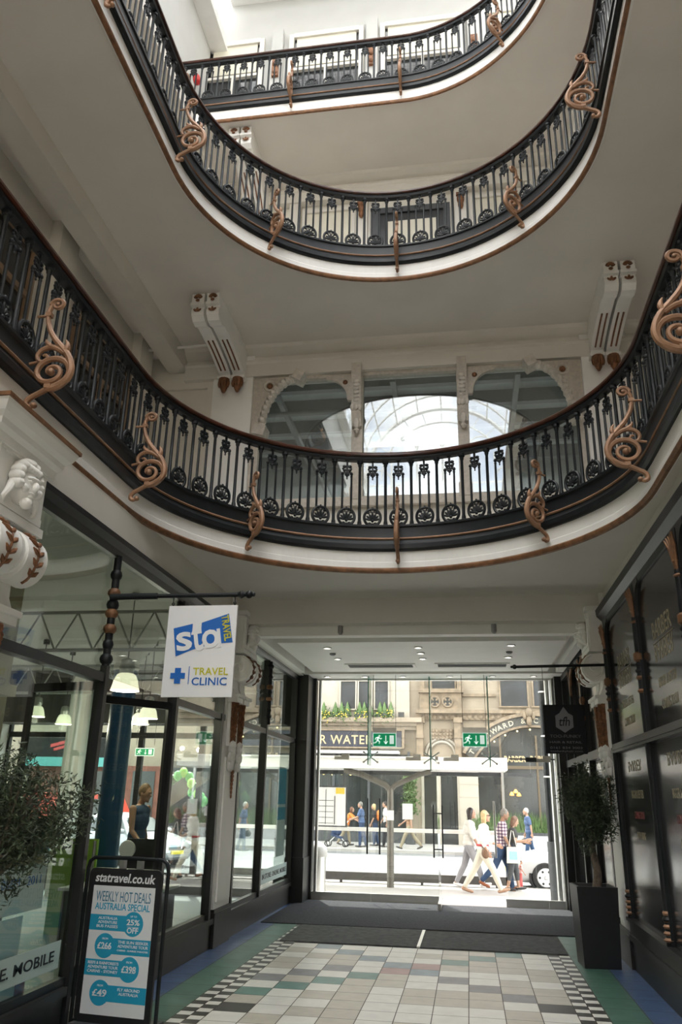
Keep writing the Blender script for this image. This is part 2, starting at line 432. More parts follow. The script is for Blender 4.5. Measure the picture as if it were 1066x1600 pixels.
def bracket_mesh():
    """bronze scroll in the X (outward) - Z plane; origin on the edge at the level of the underside"""
    mb = MB()
    SZ = .86
    def T(pts, r, n=8):
        q_, r_ = smooth_path([(p[0], 0, .05+(p[1]-.05)*SZ) for p in pts], [q*1.18 for q in r] if isinstance(r, list) else r*1.18, 3 if 3 < len(pts) < 20 else 1); mb.tube(q_, r_, n)
    # foot hook
    T([(.085, .055), (.055, .045), (.030, .065), (.030, .10), (.055, .135), (.10, .165), (.150, .195), (.19, .225)], [.012, .016, .019, .019, .019, .018, .019, .02])
    mb.ell((.092, 0, .060), (.024, .028, .024), 8, 6)
    # big spiral, wound inwards
    pts = []; cx_, cz_ = .185, .375
    for i in range(46):
        t = i/45; a = -PI*.5 + 2*PI*1.85*t; r = .152*(1-t)**.8+.012
        pts.append((cx_+r*math.cos(a), cz_+r*math.sin(a)))
    T(pts, [.023-.010*i/45 for i in range(46)], 7)
    mb.ell((cx_, 0, .05+(cz_-.05)*SZ), (.032, .034, .030), 8, 6)
    # stem from the outside of the spiral up to the top curl
    stem = [(.185, .223), (.255, .243), (.320, .300), (.342, .380), (.326, .470), (.285, .555), (.225, .635), (.165, .720), (.118, .815), (.092, .915), (.092, 1.005), (.108, 1.055)]
    T(stem, [.018, .022, .024, .024, .023, .022, .021, .019, .018, .017, .016, .016])
    pts = []; cx_, cz_ = .155, 1.06
    for i in range(22):
        t = i/21; a = PI - 2*PI*1.35*t; r = .052*(1-t)**.7+.006
        pts.append((cx_+r*math.cos(a), cz_+r*math.sin(a)))
    T(pts, [.017-.006*i/21 for i in range(22)], 6)
    mb.ell((.155, 0, .05+1.01*SZ), (.019, .024, .019), 8, 6)
    # second scroll springing backwards, with acanthus tips
    pts = [(.275, .55), (.215, .60), (.15, .625), (.085, .60), (.055, .545), (.075, .49), (.12, .485), (.14, .52), (.12, .55), (.10, .54)]
    T(pts, [.02, .019, .018, .017, .016, .015, .013, .012, .010, .009])
    T([(.27, .57), (.285, .61), (.282, .65), (.265, .69)], [.022, .020, .013, .003])
    T([(.16, .625), (.13, .65), (.11, .68), (.105, .71)], [.020, .018, .012, .003])
    pass
    # fixings back to the curb and the rail
    T([(.10, .49), (.0, .47)], .011, 6); T([(.10, .95), (.0, .95)], .010, 6)
    mb.obox((.185, 0, .205), (.05, .055, .035)); mb.obox((.095, 0, .83), (.045, .045, .035))
    return mb
_pal = palmette_mesh(); _bal = baluster_mesh(); _brk = bracket_mesh()

def railing(z, cy, label, ylow, left=True, group=None):
    root = thing('balcony_railing', label, 'railing', (CX, cy+RO, z+.24), group)
    off = Vector((CX, cy+RO, z+.24))
    pts = well_curve(cy, ystart=ylow, left=left)
    mb = MB(off); sweep(mb, pts, [(-.12, z+.24), (.035, z+.24), (.062, z+.262), (.062, z+.315), (.030, z+.345), (.018, z+.385), (.018, z+.535), (.036, z+.55), (.036, z+.575), (-.12, z+.575)])
    mb.build('curb', m_black, root, True)
    mb = MB(off); sweep(mb, pts, [(.012, z+.382), (.030, z+.385), (.038, z+.397), (.030, z+.409), (.012, z+.412)])
    mb.build('gilded_bead', m_goldb, root, True)
    hz = z+.575+.872
    mb = MB(off); sweep(mb, pts, [(-.085, hz), (-.005, hz), (.005, hz+.03), (-.005, hz+.052), (-.085, hz+.052), (-.095, hz+.03)])
    ur = mb.build('under_rail', m_black, root, True)
    mb = MB(off); sweep(mb, pts, [(-.098, hz+.052), (.008, hz+.052), (.022, hz+.068), (.022, hz+.088), (.004, hz+.108), (-.04, hz+.116), (-.085, hz+.108), (-.108, hz+.088), (-.108, hz+.068)])
    mb.build('handrail', m_mahog, root, True)
    # arc-length stations, the apex carries a palmette
    stations = []
    st = PI*RO/24
    if left:
        for i in range(-12-int((cy-ylow)/st), 12+int((cy-ylow)/st)+1):
            if abs(i) <= 12: a = PI/2 - i*PI/24; stations.append((i, CX+RO*math.cos(a), cy+RO*math.sin(a), -math.cos(a), -math.sin(a)))
            else:
                sgn = 1 if i > 0 else -1; stations.append((i, CX+sgn*RO, cy-(abs(i)-12)*st, -sgn, 0))
        half = []
    else:
        for i in range(-13, 13+int((cy-ylow)/st)+1):
            if i <= 0: stations.append((i, CX+i*st, cy+RO, 0, -1))
            elif i <= 12: a = PI/2 - i*PI/24; stations.append((i, CX+RO*math.cos(a), cy+RO*math.sin(a), -math.cos(a), -math.sin(a)))
            else: stations.append((i, CX+RO, cy-(i-12)*st, -1, 0))
    pm = bm_ = km = None
    def inst(proto, mbp, name, x, y, zz, nx, ny, rot):
        if proto is None:
            o = mbp.build(name, m_black if name != 'scroll_bracket' else m_goldb, root, True)
        else:
            o = proto.copy(); COL.objects.link(o); o.parent = root
        o.location = Vector((x, y, zz)) - off; o.rotation_euler = (0, 0, rot); return o
    for j, (i, x, y, nx, ny) in enumerate(stations):
        rot = math.atan2(ny, nx)
        xx, yy = x-nx*.045, y-ny*.045
        o = inst(pm, _pal, 'palmette_panel', xx, yy, z+.575, nx, ny, rot+PI/2); pm = pm or o
        if i % 6 == 0:
            o = inst(km, _brk, 'scroll_bracket', x+nx*.03, y+ny*.03, z+.03, nx, ny, rot); km = km or o
        if j+1 < len(stations):
            x2, y2, nx2, ny2 = stations[j+1][1:]
            mx_, my_ = (x+x2)/2, (y+y2)/2; n2 = Vector((nx+nx2, ny+ny2)).normalized()
            o = inst(bm_, _bal, 'baluster', mx_-n2.x*.045, my_-n2.y*.045, z+.575, n2.x, n2.y, 0); bm_ = bm_ or o
    return root
railing(Z1, CY1, 'black iron gallery railing with bronze scrolls, lowest of the three', .5)
railing(Z2, CY2, 'black iron gallery railing with bronze scrolls, middle one of three', 1.2)
railing(Z3, CY3, 'black iron gallery railing under the skylight, highest and least curved', 4.0, left=False)
# ================================================================== walls of the upper galleries
def W(name, x0, x1, y0, y1, z0, z1, mat=m_cream, label=None):
    b = MB(); b.box(x0, x1, y0, y1, z0, z1); return S(name, b, mat, label=label)
m_topw = M('top_wall_grey_white', (.50, .50, .48), .6, var=.05, scale=2)
m_wallc = M('wall_cream', (.72, .69, .62), .6, var=.06, scale=2)
m_blind = M('cream_blind', (.72, .69, .58), .7, var=.05)
m_darkglass = M('dark_window_glass', (.03, .034, .036), .05, var=.4, scale=1.2)

# side walls of the galleries (left x=-4.75, right x=3.3) set back behind the walkways
W('wall_left', -6.4, -5.0, YB, 15.3, Z1+.40, 13.3)
W('wall_right', 3.6, 4.9, YB, 15.3, Z1+.40, 17.0)
W('wall_left.001', -6.4, -5.0, YB, 15.3, 13.3, 18.3, m_topw)
# long downstand beams along the galleries
for k, (z, x) in enumerate(((Z2, -4.36), (Z3, -4.36))):
    W('beam_left.%03d' % k, x-.32, x, YB, 10.9, z-.30, z, m_cream)
    W('beam_right.%03d' % k, 2.90, 3.22, YB, 10.9, z-.30, z, m_cream)
def gallery_window(n, side, y0, y1, z0, z1, label):
    """timber framed window in a side wall"""
    x = -5.0 if side < 0 else 3.6; s = -side
    r = SE('window_%d' % n)
    b = MB()
    for ya, yb, za, zb in ((y0, y0+.09, z0, z1), (y1-.09, y1, z0, z1), (y0, y1, z0, z0+.1), (y0, y1, z1-.1, z1), (y0, y1, z1-.75, z1-.68), ((y0+y1)/2-.03, (y0+y1)/2+.03, z0, z1-.7)):
        b.box(x, x+s*.09, ya, yb, za, zb)
    b.build('frame', m_wood, r, False)
    b = MB(); b.box(x+s*.01, x+s*.04, y0+.05, y1-.05, z0+.05, z1-.05); b.build('pane', m_darkglass, r, False)
    return r
n = 20
for side in (-1, 1):
    for zf in (Z1+.4, Z2+.4):
        for y0 in (2.6, 5.4, 8.2):
            gallery_window(n, side, y0, y0+1.75, zf+.55, zf+3.2, ''); n += 1
    for zf, top in ((Z1+.4, Z2-.3), (Z2+.4, Z3-.3)):
        for k, y in enumerate((2.0, 4.85, 7.65, 10.25)):
            x = -5.0 if side < 0 else 3.6
            W('trim_%d' % (40+n*4+k), x-side*.0, x-side*.16, y-.22, y+.22, zf, Z2 if zf < 6 else Z3, m_wallc)
    n += 1

# ---- end wall of the first gallery with its wide arched window
YW1 = 10.85
px0, px1 = -3.20, 1.90
b = MB(); b.box(-6.4, px0, YW1-.02, YW1+.3, 4.3, 9.2); b.box(px1, 4.9, YW1-.02, YW1+.3, 4.3, 9.2); b.box(px0, px1, YW1-.02, YW1+.3, 4.3, 5.86); b.box(px0, px1, YW1-.02, YW1+.3, 8.12, 9.2)
S('wall_front', b, m_wallc)
b = MB(); b.box(px0-.66, px0, YW1-.14, YW1, Z1+.4, 8.45); S('pillar_left', b, m_white)
b = MB(); b.box(px1, px1+.66, YW1-.14, YW1, Z1+.4, 8.45); S('pillar_right', b, m_white)
# recessed wall panels beside the pillars
b = MB(); b.box(-4.86, -4.72, YW1-.07, YW1, Z1+.4, 8.1); b.box(-3.98, -3.86, YW1-.07, YW1, Z1+.4, 8.1); b.box(-4.8, -3.9, YW1-.07, YW1, 7.95, 8.15); S('trim_8', b, m_wallc)
def cornice(name, x0, x1, y, ztop, mat=m_cream):
    b = MB()
    prof = [(0, -.52), (-.16, -.52), (-.16, -.30), (-.19, -.27), (-.19, -.24), (-.10, -.20), (-.10, -.14), (-.15, -.11), (-.24, -.05), (-.27, .0), (0, .0)]
    b.prism(prof, lambda u, v, w: (w, y+u, ztop+v), x0, x1)
    return S(name, b, mat)
cornice('trim_9', -4.36, 2.90, YW1, Z2)
# window frame of the arched window
m_stfr = M('stone_frame', (.58, .53, .46), .7, var=.18, scale=20, bump=.25, bscale=50)
r = SE('window_1')
b = MB()
YF = YW1-.03
b.box(px0, px0+.13, YF-.05, YF+.1, 5.86, 8.12); b.box(px1-.13, px1, YF-.05, YF+.1, 5.86, 8.12)
b.box(px0, px1, YF-.05, YF+.1, 8.00, 8.14); b.box(px0, px1, YF-.09, YF+.1, 5.80, 5.94)
b.build('frame', m_stfr, r, False)
for xm in (-1.51, .11):
    b = MB(); b.box(xm-.085, xm+.085, YF-.07, YF+.1, 5.9, 8.05); b.box(xm-.10, xm+.10, YF-.10, YF+.06, 5.9, 6.1)
    # carved console on the mullion
    b.prism([(0, 7.05), (-.07, 7.08), (-.09, 7.18), (-.14, 7.28), (-.16, 7.4), (-.12, 7.5), (-.13, 7.8), (-.2, 7.95), (-.2, 8.12), (0, 8.12)], lambda u, v, w: (xm+w, YF-.06+u, v), -.075, .075)
    b.build('mullion', m_stfr, r, False)
    b = MB()
    for k in range(9):
        zz = 7.5+.065*k; b.ell((xm, YF-.205+.01*abs(4-k)*.5, zz), (.055, .025, .036), 8, 5)
    for sx in (-.06, .0, .06): b.ell((xm+sx, YF-.215, 7.36), (.035, .03, .06), 7, 5)
    b.ell((xm, YF-.15, 7.12), (.05, .04, .09), 8, 6); b.lathe([(.02, 0), (.05, .04), (.03, .08)], (xm, YF-.13, 6.96), 8)
    b.build('carving', m_stonecr, r)
def spandrel(xa, dirn, wid, hgt, y, zt, full=True):
    """corner bracket filling the upper corner of a light with an arched cut-out"""
    poly = [(0, 0), (wid, 0), (wid, -.06)]
    for i in range(11):
        a = PI/2*i/10; poly.append((wid-.02-(wid-.10)*math.sin(a), -.07-(hgt-.10)*(1-math.cos(a))))
    poly += [(0.06, -hgt), (0, -hgt)]
    bb = MB(); bb.prism(poly, lambda u, v, w: (xa+dirn*u, y+w, zt+v), 0, .07)
    return bb
for xa, dn, w_, h_ in ((px0+.13, 1, .62, .95), (px1-.13, -1, .62, .95)):
    bb = spandrel(xa, dn, w_, h_, YF-.12, 8.02)
    bb.build('corner_bracket', m_stfr, r, False)
    b = MB(); pts = []
    for i in range(15):
        a = PI/2*i/14; pts.append((xa+dn*(w_+.02-(w_-.04)*math.sin(a)), YF-.15, 8.02-.05-(h_-.02)*(1-math.cos(a))))
    b.tube(pts, .055, 8)
    for i, p in enumerate(pts[1:-1]):
        b.ell(p, (.07, .09, .07) if i % 2 else (.06, .10, .06), 7, 5)
    b.obox(pts[0], (.16, .26, .16), (0, .5*dn, 0)); b.obox(pts[-1], (.18, .26, .17), (0, .25*dn, 0))
    b.build('carved_rib', m_stonecr, r)
    b = MB(); b.ring((xa+dn*.16, YF-.135, 7.86), .085, .018, 18, 6, (0, 1, 0)); b.build('rosette_ring', m_stonecr, r)
    b = MB(); b.ell((xa+dn*.16, YF-.135, 7.86), (.05, .03, .05)); b.build('rosette', m_redgold, r)
for xa, dn in ((-1.51-.085, -1), (.11+.085, 1)):
    spandrel(xa, dn, .42, .46, YF-.08, 8.02).build('corner_bracket', m_stfr, r, False)
    b = MB(); b.ell((xa+dn*.11, YF-.085, 7.88), (.04, .03, .04)); b.build('rosette', m_redgold, r)
for k, (xa, xb) in enumerate(((px0+.1, -1.58), (-1.44, .04), (.18, px1-.1))):
    b = MB(); b.box(xa, xb, YF+.03, YF+.04, 5.9, 8.05); b.build('pane', m_glassr, r, False)
# the dim store room behind the arched window
m_room = M('dim_room', (.58, .60, .60), .8, var=.2, scale=2)
b = MB(); b.box(-5, 3.6, 15.0, 15.2, 4.4, 9.2); S('wall_back', b, m_room)
b = MB(); b.box(-5, 3.6, 11.2, 15.1, 4.3, 4.7); S('floor.001', b, m_room)
b = MB(); b.box(-5, 3.6, 11.2, 15.1, 8.45, 8.6); S('ceiling.001', b, m_room)
b = MB()
for k in range(5):
    b.box(-5, 3.6, 11.5+.8*k, 11.62+.8*k, 8.2, 8.45)
for x in (-3, -1, 1, 3): b.box(x-.04, x+.04, 11.2, 15, 8.10, 8.2)
S('ceiling_beam', b, m_grey)
b = MB(); b.box(-1.4, -.1, 13.3, 13.45, 8.36, 8.44); b.build('added_fill_strip', M('fill_strip_glow', (.9, .9, .9), .5, emit=(1, .97, .9), estr=3), bpy.data.objects['ceiling.001'], False)  # added glowing strip, out of view, to brighten the store room
ld = bpy.data.lights.new('store_room_fill', 'AREA'); ld.energy = 26; ld.shape = 'RECTANGLE'; ld.size = 1.3; ld.size_y = .15; lo = bpy.data.objects.new('store_room_fill', ld); COL.objects.link(lo); lo.location = (-.75, 13.37, 8.35)  # added fill light beneath it, lifting the tone behind the arched panes
b = MB(); b.cyl((-5, 11.7, 7.86), (-.2, 11.7, 7.92), .035); b.cyl((-.2, 11.7, 7.92), (.1, 11.75, 7.92), .035); b.cyl((.15, 11.7, 7.82), (.15, 11.7, 7.95), .05); b.cyl((.15, 11.7, 7.84), (.35, 11.7, 7.8), .03)
tag(b.build('sprinkler_pipe', m_grey), 'grey sprinkler pipe with valve seen through the arched gallery window', 'pipe')
b = MB(); b.cyl((-5.0, 10.3, 8.42), (-3.30, 10.3, 8.46), .022, n=8); b.cyl((-4.62, 10.3, 8.43), (-4.62, 10.3, 8.60), .008, n=6)
tag(b.build('conduit_pipe', m_white), 'thin white pipe running under the ceiling to the paired console', 'pipe')

# ---- end wall of the second gallery
YW2 = 11.85
W('wall_front.001', -6.4, 4.9, YW2, YW2+.3, 8.9, 13.0, m_wallc)
b = MB(); b.box(-6.4, 4.9, 10.9, 12.2, Z2, Z2+.40); S('balcony_slab.003', b, m_soffit)
b = MB(); b.box(-6.4, 4.9, 10.35, 10.95, 4.3, 4.7); S('balcony_slab.004', b, m_soffit)
cornice('trim_10', -6.0, 4.6, YW2, Z3)
def front_door(n, x0, x1, z0, z1, y):
    r = SE('door_%d' % n)
    b = MB()
    for xa, xb, za, zb in ((x0-.12, x0, z0, z1+.12), (x1, x1+.12, z0, z1+.12), (x0-.12, x1+.12, z1, z1+.12)): b.box(xa, xb, y-.09, y, za, zb)
    b.build('door_frame', m_dgrey, r, False)
    b = MB(); b.box(x0, x1, y-.05, y-.01, z0, z1); b.build('door_leaf', m_blackp, r, False)
    b = MB(); b.box(x0+.14, x1-.14, y-.062, y-.045, z0+.3, z1-.18); b.build('door_pane', m_blind, r, False)
    b = MB(); b.box(x0+.07, x0+.1, y-.11, y-.05, z0+.95, z0+1.15); b.build('door_handle', m_steel, r, False)
    return r
front_door(2, -1.30, -.10, Z2+.4, 12.0, YW2)
for k, x in enumerate((-4.3, -2.9, -1.62, .22, 1.5, 2.7)):
    W('trim_%d' % (12+k), x-.11, x+.11, YW2-.12, YW2, Z2+.4, 12.4, m_cream)
for k, x in enumerate((-1.62, .22)):
    b = MB(); b.ell((x, YW2-.15, 12.12), (.07, .05, .12)); b.ell((x, YW2-.15, 11.98), (.05, .04, .09)); b.box(x-.08, x+.08, YW2-.17, YW2-.1, 12.2, 12.26)
    tag(b.build('pilaster_ornament', m_redgold), ['small gilded ornament on the pilaster to the viewer side of the gallery door, middle gallery', 'small gilded ornament on the pilaster right beyond the gallery door, middle gallery'][k], 'ornament')
for k, (xa, xb) in enumerate(((-2.75, -1.75), (.38, 1.35))):
    r = SE('window_%d' % (2+k)); b = MB(); b.box(xa, xb, YW2-.03, YW2-.01, 9.6, 12.2); b.build('blind', m_blind, r, False)
    b = MB()
    for q in ((xa, xa+.06, 9.55, 12.25), (xb-.06, xb, 9.55, 12.25), (xa, xb, 9.55, 9.63), (xa, xb, 12.18, 12.25), (xa, xb, 11.35, 11.40)): b.box(q[0], q[1], YW2-.07, YW2, q[2], q[3])
    b.build('frame', m_cream, r, False)

# ---- end wall of the top gallery and the roof
YW3 = 12.0
W('wall_front.002', -6.4, 4.9, YW3, YW3+.3, 13.0, 18.3, m_topw)
for k, (xa, xb) in enumerate(((-5.0, -3.9), (-3.15, -1.75), (-1.2, .35), (.9, 2.4))):
    r = SE('window_%d' % (4+k))
    b = MB(); b.box(xa, xb, YW3-.02, YW3-.005, 14.4, 17.0); b.build('pane', m_darkglass, r, False)
    b = MB(); b.box(xa+.06, xb-.06, YW3-.05, YW3-.03, 16.2, 17.0); b.build('blind', m_blind, r, False)
    b = MB()
    for q in ((xa-.10, xa, 14.3, 17.1), (xb, xb+.10, 14.3, 17.1), (xa, xb, 14.3, 14.4), (xa, xb, 17.0, 17.12), (xa, xb, 16.05, 16.12), ((xa+xb)/2-.025, (xa+xb)/2+.025, 14.3, 16.1)): b.box(q[0], q[1], YW3-.09, YW3, q[2], q[3])
    b.build('frame', m_cream, r, False)
for k, x in enumerate((-3.5, -1.47, .62, 2.7)):
    W('trim_%d' % (24+k), x-.12, x+.12, YW3-.14, YW3, 13.3, 17.25, m_topw)
    b = MB(); b.box(x-.07, x+.07, YW3-.2, YW3-.14, 15.85, 16.32); b.ell((x, YW3-.2, 16.18), (.06, .05, .09)); b.ell((x, YW3-.2, 15.95), (.05, .04, .06))
    tag(b.build('pilaster_ornament', m_redgold), 'gilded ornament on a pilaster behind the top railing, %s' % ['beside the red alarm bell', 'first bay from the bell', 'second bay from the bell', 'farthest from the bell'][k], 'ornament')
p = atx(308, 124, -4.95); b = MB(); b.cyl((-5.0, p.y, p.z), (-4.93, p.y, p.z), .11, n=16); b.ell((-4.93, p.y, p.z), (.05, .10, .10))
tag(b.build('alarm_bell', M('red_enamel', (.5, .03, .03), .35)), 'round red alarm bell on the white wall behind the top railing', 'bell')

# glazed barrel roof running back over the arcade, with a glazed gable at its far end
RX, ZS, RR = CX, 16.9, 3.9
m_roofw = M('roof_white', (.80, .80, .78), .5, var=.04)
YR1, YR0 = 10.6, -15.0
W('roof_left', -6.4, RX-RR, YR0, YW3+.3, 16.9, 17.1, m_roofw)
W('roof_right', RX+RR, 4.9, YR0, YW3+.3, 16.9, 17.1, m_roofw)
W('roof_front', RX-RR, RX+RR, YR1+.4, YW3+.3, 18.3, 18.5, m_roofw)
rt = SE('roof')
b = MB()
ny_ = 17
for k in range(ny_+1):
    y = YR0+(YR1-YR0)*k/ny_; pts = [(RX+RR*math.cos(PI*i/20), y, ZS+RR*math.sin(PI*i/20)) for i in range(21)]; b.tube(pts, .06, 6)
for i in range(0, 21, 2):
    x, z = RX+RR*math.cos(PI*i/20), ZS+RR*math.sin(PI*i/20); b.bar((x, YR0, z), (x, YR1, z), .06, .06)
b.build('roof_rib', m_roofw, rt)
b = MB()
for i in range(20):
    a0, a1 = PI*i/20, PI*(i+1)/20
    b.quad((RX+RR*math.cos(a0), YR0, ZS+RR*math.sin(a0)), (RX+RR*math.cos(a1), YR0, ZS+RR*math.sin(a1)), (RX+RR*math.cos(a1), YR1, ZS+RR*math.sin(a1)), (RX+RR*math.cos(a0), YR1, ZS+RR*math.sin(a0)))
b.build('roof_glazing', m_roofglass, rt, False)
b = MB()      # far gable: slim columns carrying round-headed lights
ncol = 6; wcol = 2*RR/ncol
for k in range(ncol+1):
    x = RX-RR+wcol*k; h = math.sqrt(max(0, RR*RR-(x-RX)**2)); b.box(x-.05, x+.05, YR0-.06, YR0+.06, 13.3, ZS+max(.2, h*.45))
for k in range(ncol):
    xc = RX-RR+wcol*(k+.5); zc = ZS+.2 + (RR*.35 if 1 <= k <= ncol-2 else -.3)
    b.ring((xc, YR0, zc), wcol/2-.03, .05, 14, 6, (0, 1, 0), 0, PI, (1, 0, 0)) if False else b.tube([(xc+(wcol/2)*math.cos(PI*i/14), YR0, zc+(wcol/2)*math.sin(PI*i/14)) for i in range(15)], .05, 6)
b.tube([(RX+RR*1.0*math.cos(PI*i/24), YR0+.02, ZS+RR*math.sin(PI*i/24)) for i in range(25)], .12, 6)
b.tube([(RX+RR*.8*math.cos(PI*i/24), YR0+.02, ZS+RR*.8*math.sin(PI*i/24)) for i in range(25)], .05, 6)
for zz in (14.2, 15.6, 16.6): b.box(RX-RR, RX+RR, YR0-.04, YR0+.04, zz-.04, zz+.04)
for i in range(1, 12):
    a = PI*i/12; b.bar((RX+RR*.8*math.cos(a), YR0, ZS+RR*.8*math.sin(a)), (RX+RR*math.cos(a), YR0, ZS+RR*math.sin(a)), .04, .04, (0, 1, 0))
b.build('gable_frame', m_roofw, rt)
b = MB(); b.box(RX-RR, RX+RR, YR1+.38, YR1+.40, 18.4, ZS+RR); b.build('gable_glazing', m_roofglass, rt, False)
W('wall_rear', -6.4, 4.9, YR0-.3, YR0, 0, 13.3, m_wallc)
b = MB(); b.box(-6.4, RX-RR, YR0-.3, YR0, 13.3, 17); b.box(RX+RR, 4.9, YR0-.3, YR0, 13.3, 17); S('wall_rear.001', b, m_white)
W('wall_left.002', -3.4, -3.2, YR0, 3.0, 0, 4.3, m_cream); W('wall_right.001', 1.9, 2.1, YR0, 3.0, 0, 4.3, m_cream)
b = MB(); b.box(-6.4, 4.9, YR0, YB, -.2, -.01); S('floor.002', b, m_wallc)
# slabs at the rear end of the well
for k, z in enumerate((Z1, Z2, Z3)):
    b = MB(); b.box(-6.4, 4.9, YR0, YB, z, z+.4); S('balcony_slab.%03d' % (5+k), b, m_soffit)
# ---- bird net stretched under the roof glazing at the front
m_net = M('net_cord', (.28, .28, .27), .8)
b = MB()
nx0, nx1, ny0, ny1, nzz = -4.45, 2.4, 10.2, 11.4, 18.0
for i in range(int((nx1-nx0)/.075)+1): x = nx0+.075*i; b.bar((x, ny0-4, nzz), (x, ny1-.5, nzz), .012, .012)
for j in range(int((ny1-.5-ny0+4)/.075)+1): y = ny0-4+.075*j; b.bar((nx0, y, nzz), (nx1, y, nzz), .012, .012)
tag(b.build('bird_net', m_net, smooth=False), 'pale bird netting stretched under the glass roof', 'net')

# ================================================================== entrance passage under the first gallery
W('beam_front', XL-.3, XR+.3, 10.38, 10.62, 3.97, 4.3, m_soffit)
b = MB(); b.box(XL-.3, XR+.4, 10.62, 15.25, 4.06, 4.3); S('ceiling', b, m_soffit)
b = MB(); b.box(-2.95, 1.72, 10.62, 10.80, 3.84, 4.08); S('trim_28', b, m_white)
b = MB(); b.box(-2.78, 1.45, 11.45, 14.35, 3.90, 4.0); S('ceiling.002', b, m_white)
b = MB(); b.box(-3.02, -2.90, 10.80, 14.2, 3.86, 4.08); b.box(1.58, 1.70, 10.80, 14.2, 3.86, 4.08); S('trim_29', b, m_white)
b = MB(); b.box(-3.0, 1.9, 14.62, 15.5, 3.90, 4.08); S('ceiling.003', b, m_white)
W('wall_front.003', -9, 8, 15.25, 15.45, 4.06, 4.4, m_cream)
b = MB(); b.box(-14, 12, 15.4, 16.35, 4.05, 4.3); b.box(-14, 12, 15.45, 16.3, 4.3, 17.5); S('wall_street', b, m_stonecr)  # unseen street front; its overhang is added to shorten the sun's reach indoors
W('roof_rear', -6.4, 4.9, 12.3, 15.5, 17.0, 17.6, m_roofw)
# recessed spotlights
m_lampf = M('lamp_face', (1, .95, .85), .4, emit=(1, .93, .8), estr=1.6)
def downlight(x, y, z, label, k=0):
    r = thing('ceiling_spotlight', label, 'spotlight', (x, y, z), 'recessed spotlights in the entrance ceiling')
    b = MB((x, y, z)); b.ring((x, y, z-.006), .058, .010, 18, 6, (0, 0, 1)); b.build('rim', m_steel, r)
    b = MB((x, y, z)); b.lathe([(.05, -.006), (.05, -.002)], (x, y, z), 14); b.build('lamp', m_lampf, r)
names_ = ['first', 'second', 'third', 'fourth', 'fifth', 'sixth']
for i, px in enumerate((512, 571, 630, 703, 770, 833)):
    p = atz(px, 1057.5, 3.90); downlight(p.x, 14.95, 3.90, 'small recessed spotlight in the strip over the glass doors, %s from the travel shop side' % names_[i])
for i, (px, py) in enumerate(((511.7, 1012.5), (527.7, 1029.5))):
    p = atz(px, py, 3.90); downlight(p.x, p.y, 3.90, 'recessed spotlight in the white panel above the %s end of the first exit sign pair' % ['near', 'far'][i])
for i, (px, py) in enumerate(((653.5, 1011.5), (657.5, 1020.5), (660.4, 1029))):
    p = atz(px, py, 3.90); downlight(p.x, p.y, 3.90, 'recessed spotlight in the middle trio of the white ceiling panel, %s from the beam' % names_[i])
for i, (px, py) in enumerate(((798.7, 1008), (794, 1026.6))):
    p = atz(px, py, 3.90); downlight(p.x, p.y, 3.90, 'recessed spotlight in the white panel on the black hair sign side, %s the beam' % ['nearer', 'farther from'][i])
for i, (px, py, lb) in enumerate(((520, 1021, 'small grey smoke detector between the two spotlights nearest the travel shop'), (796, 1018, 'small grey smoke detector between the two spotlights nearest the hair sign'))):
    p = atz(px, py, 3.90); b = MB(); b.lathe([(.05, 0), (.05, -.02), (.03, -.035)], (p.x, p.y, 3.9), 14); tag(b.build('smoke_detector', m_grey), lb, 'smoke detector')
def vent(xa, xb, y, label):
    r = thing('ceiling_vent', label, 'vent', ((xa+xb)/2, y, 3.9))
    o = ((xa+xb)/2, y, 3.9); b = MB(o)
    for q in ((xa, xb, y-.2, y-.16), (xa, xb, y+.16, y+.2), (xa, xa+.05, y-.2, y+.2), (xb-.05, xb, y-.2, y+.2)): b.box(*q, 3.885, 3.905)
    b.build('frame', m_white, r, False)
    b = MB(o); b.box(xa+.04, xb-.04, y-.165, y+.165, 3.893, 3.899); b.build('grille', M('vent_dark', (.05, .045, .04), .6), r, False)
    b = MB(o)
    for k in range(9): b.box(xa+.04, xb-.04, y-.16+.036*k, y-.15+.036*k, 3.886, 3.893)
    b.build('slats', m_dgrey, r, False)
p = atz(541, 1040, 3.9); q = atz(650, 1040, 3.9); vent(p.x, q.x, p.y, 'long dark air vent in the white ceiling, on the travel shop side')
p = atz(680, 1039, 3.9); q = atz(796, 1039, 3.9); vent(p.x, q.x, p.y, 'long dark air vent in the white ceiling, on the hair sign side')
for i, (px, py) in enumerate(((532, 982), (772, 980))):
    p = aty(px, py, 10.60); b = MB(); b.cyl((p.x, 10.605, p.z-.06), (p.x, 10.605, p.z+.06), .035, n=10); b.ell((p.x, 10.605, p.z-.06), (.03, .03, .03))
    tag(b.build('sensor', m_grey), ['small grey sensor on the beam, nearer the white hanging sign', 'small grey sensor on the beam, nearer the black hanging sign'][i], 'sensor')

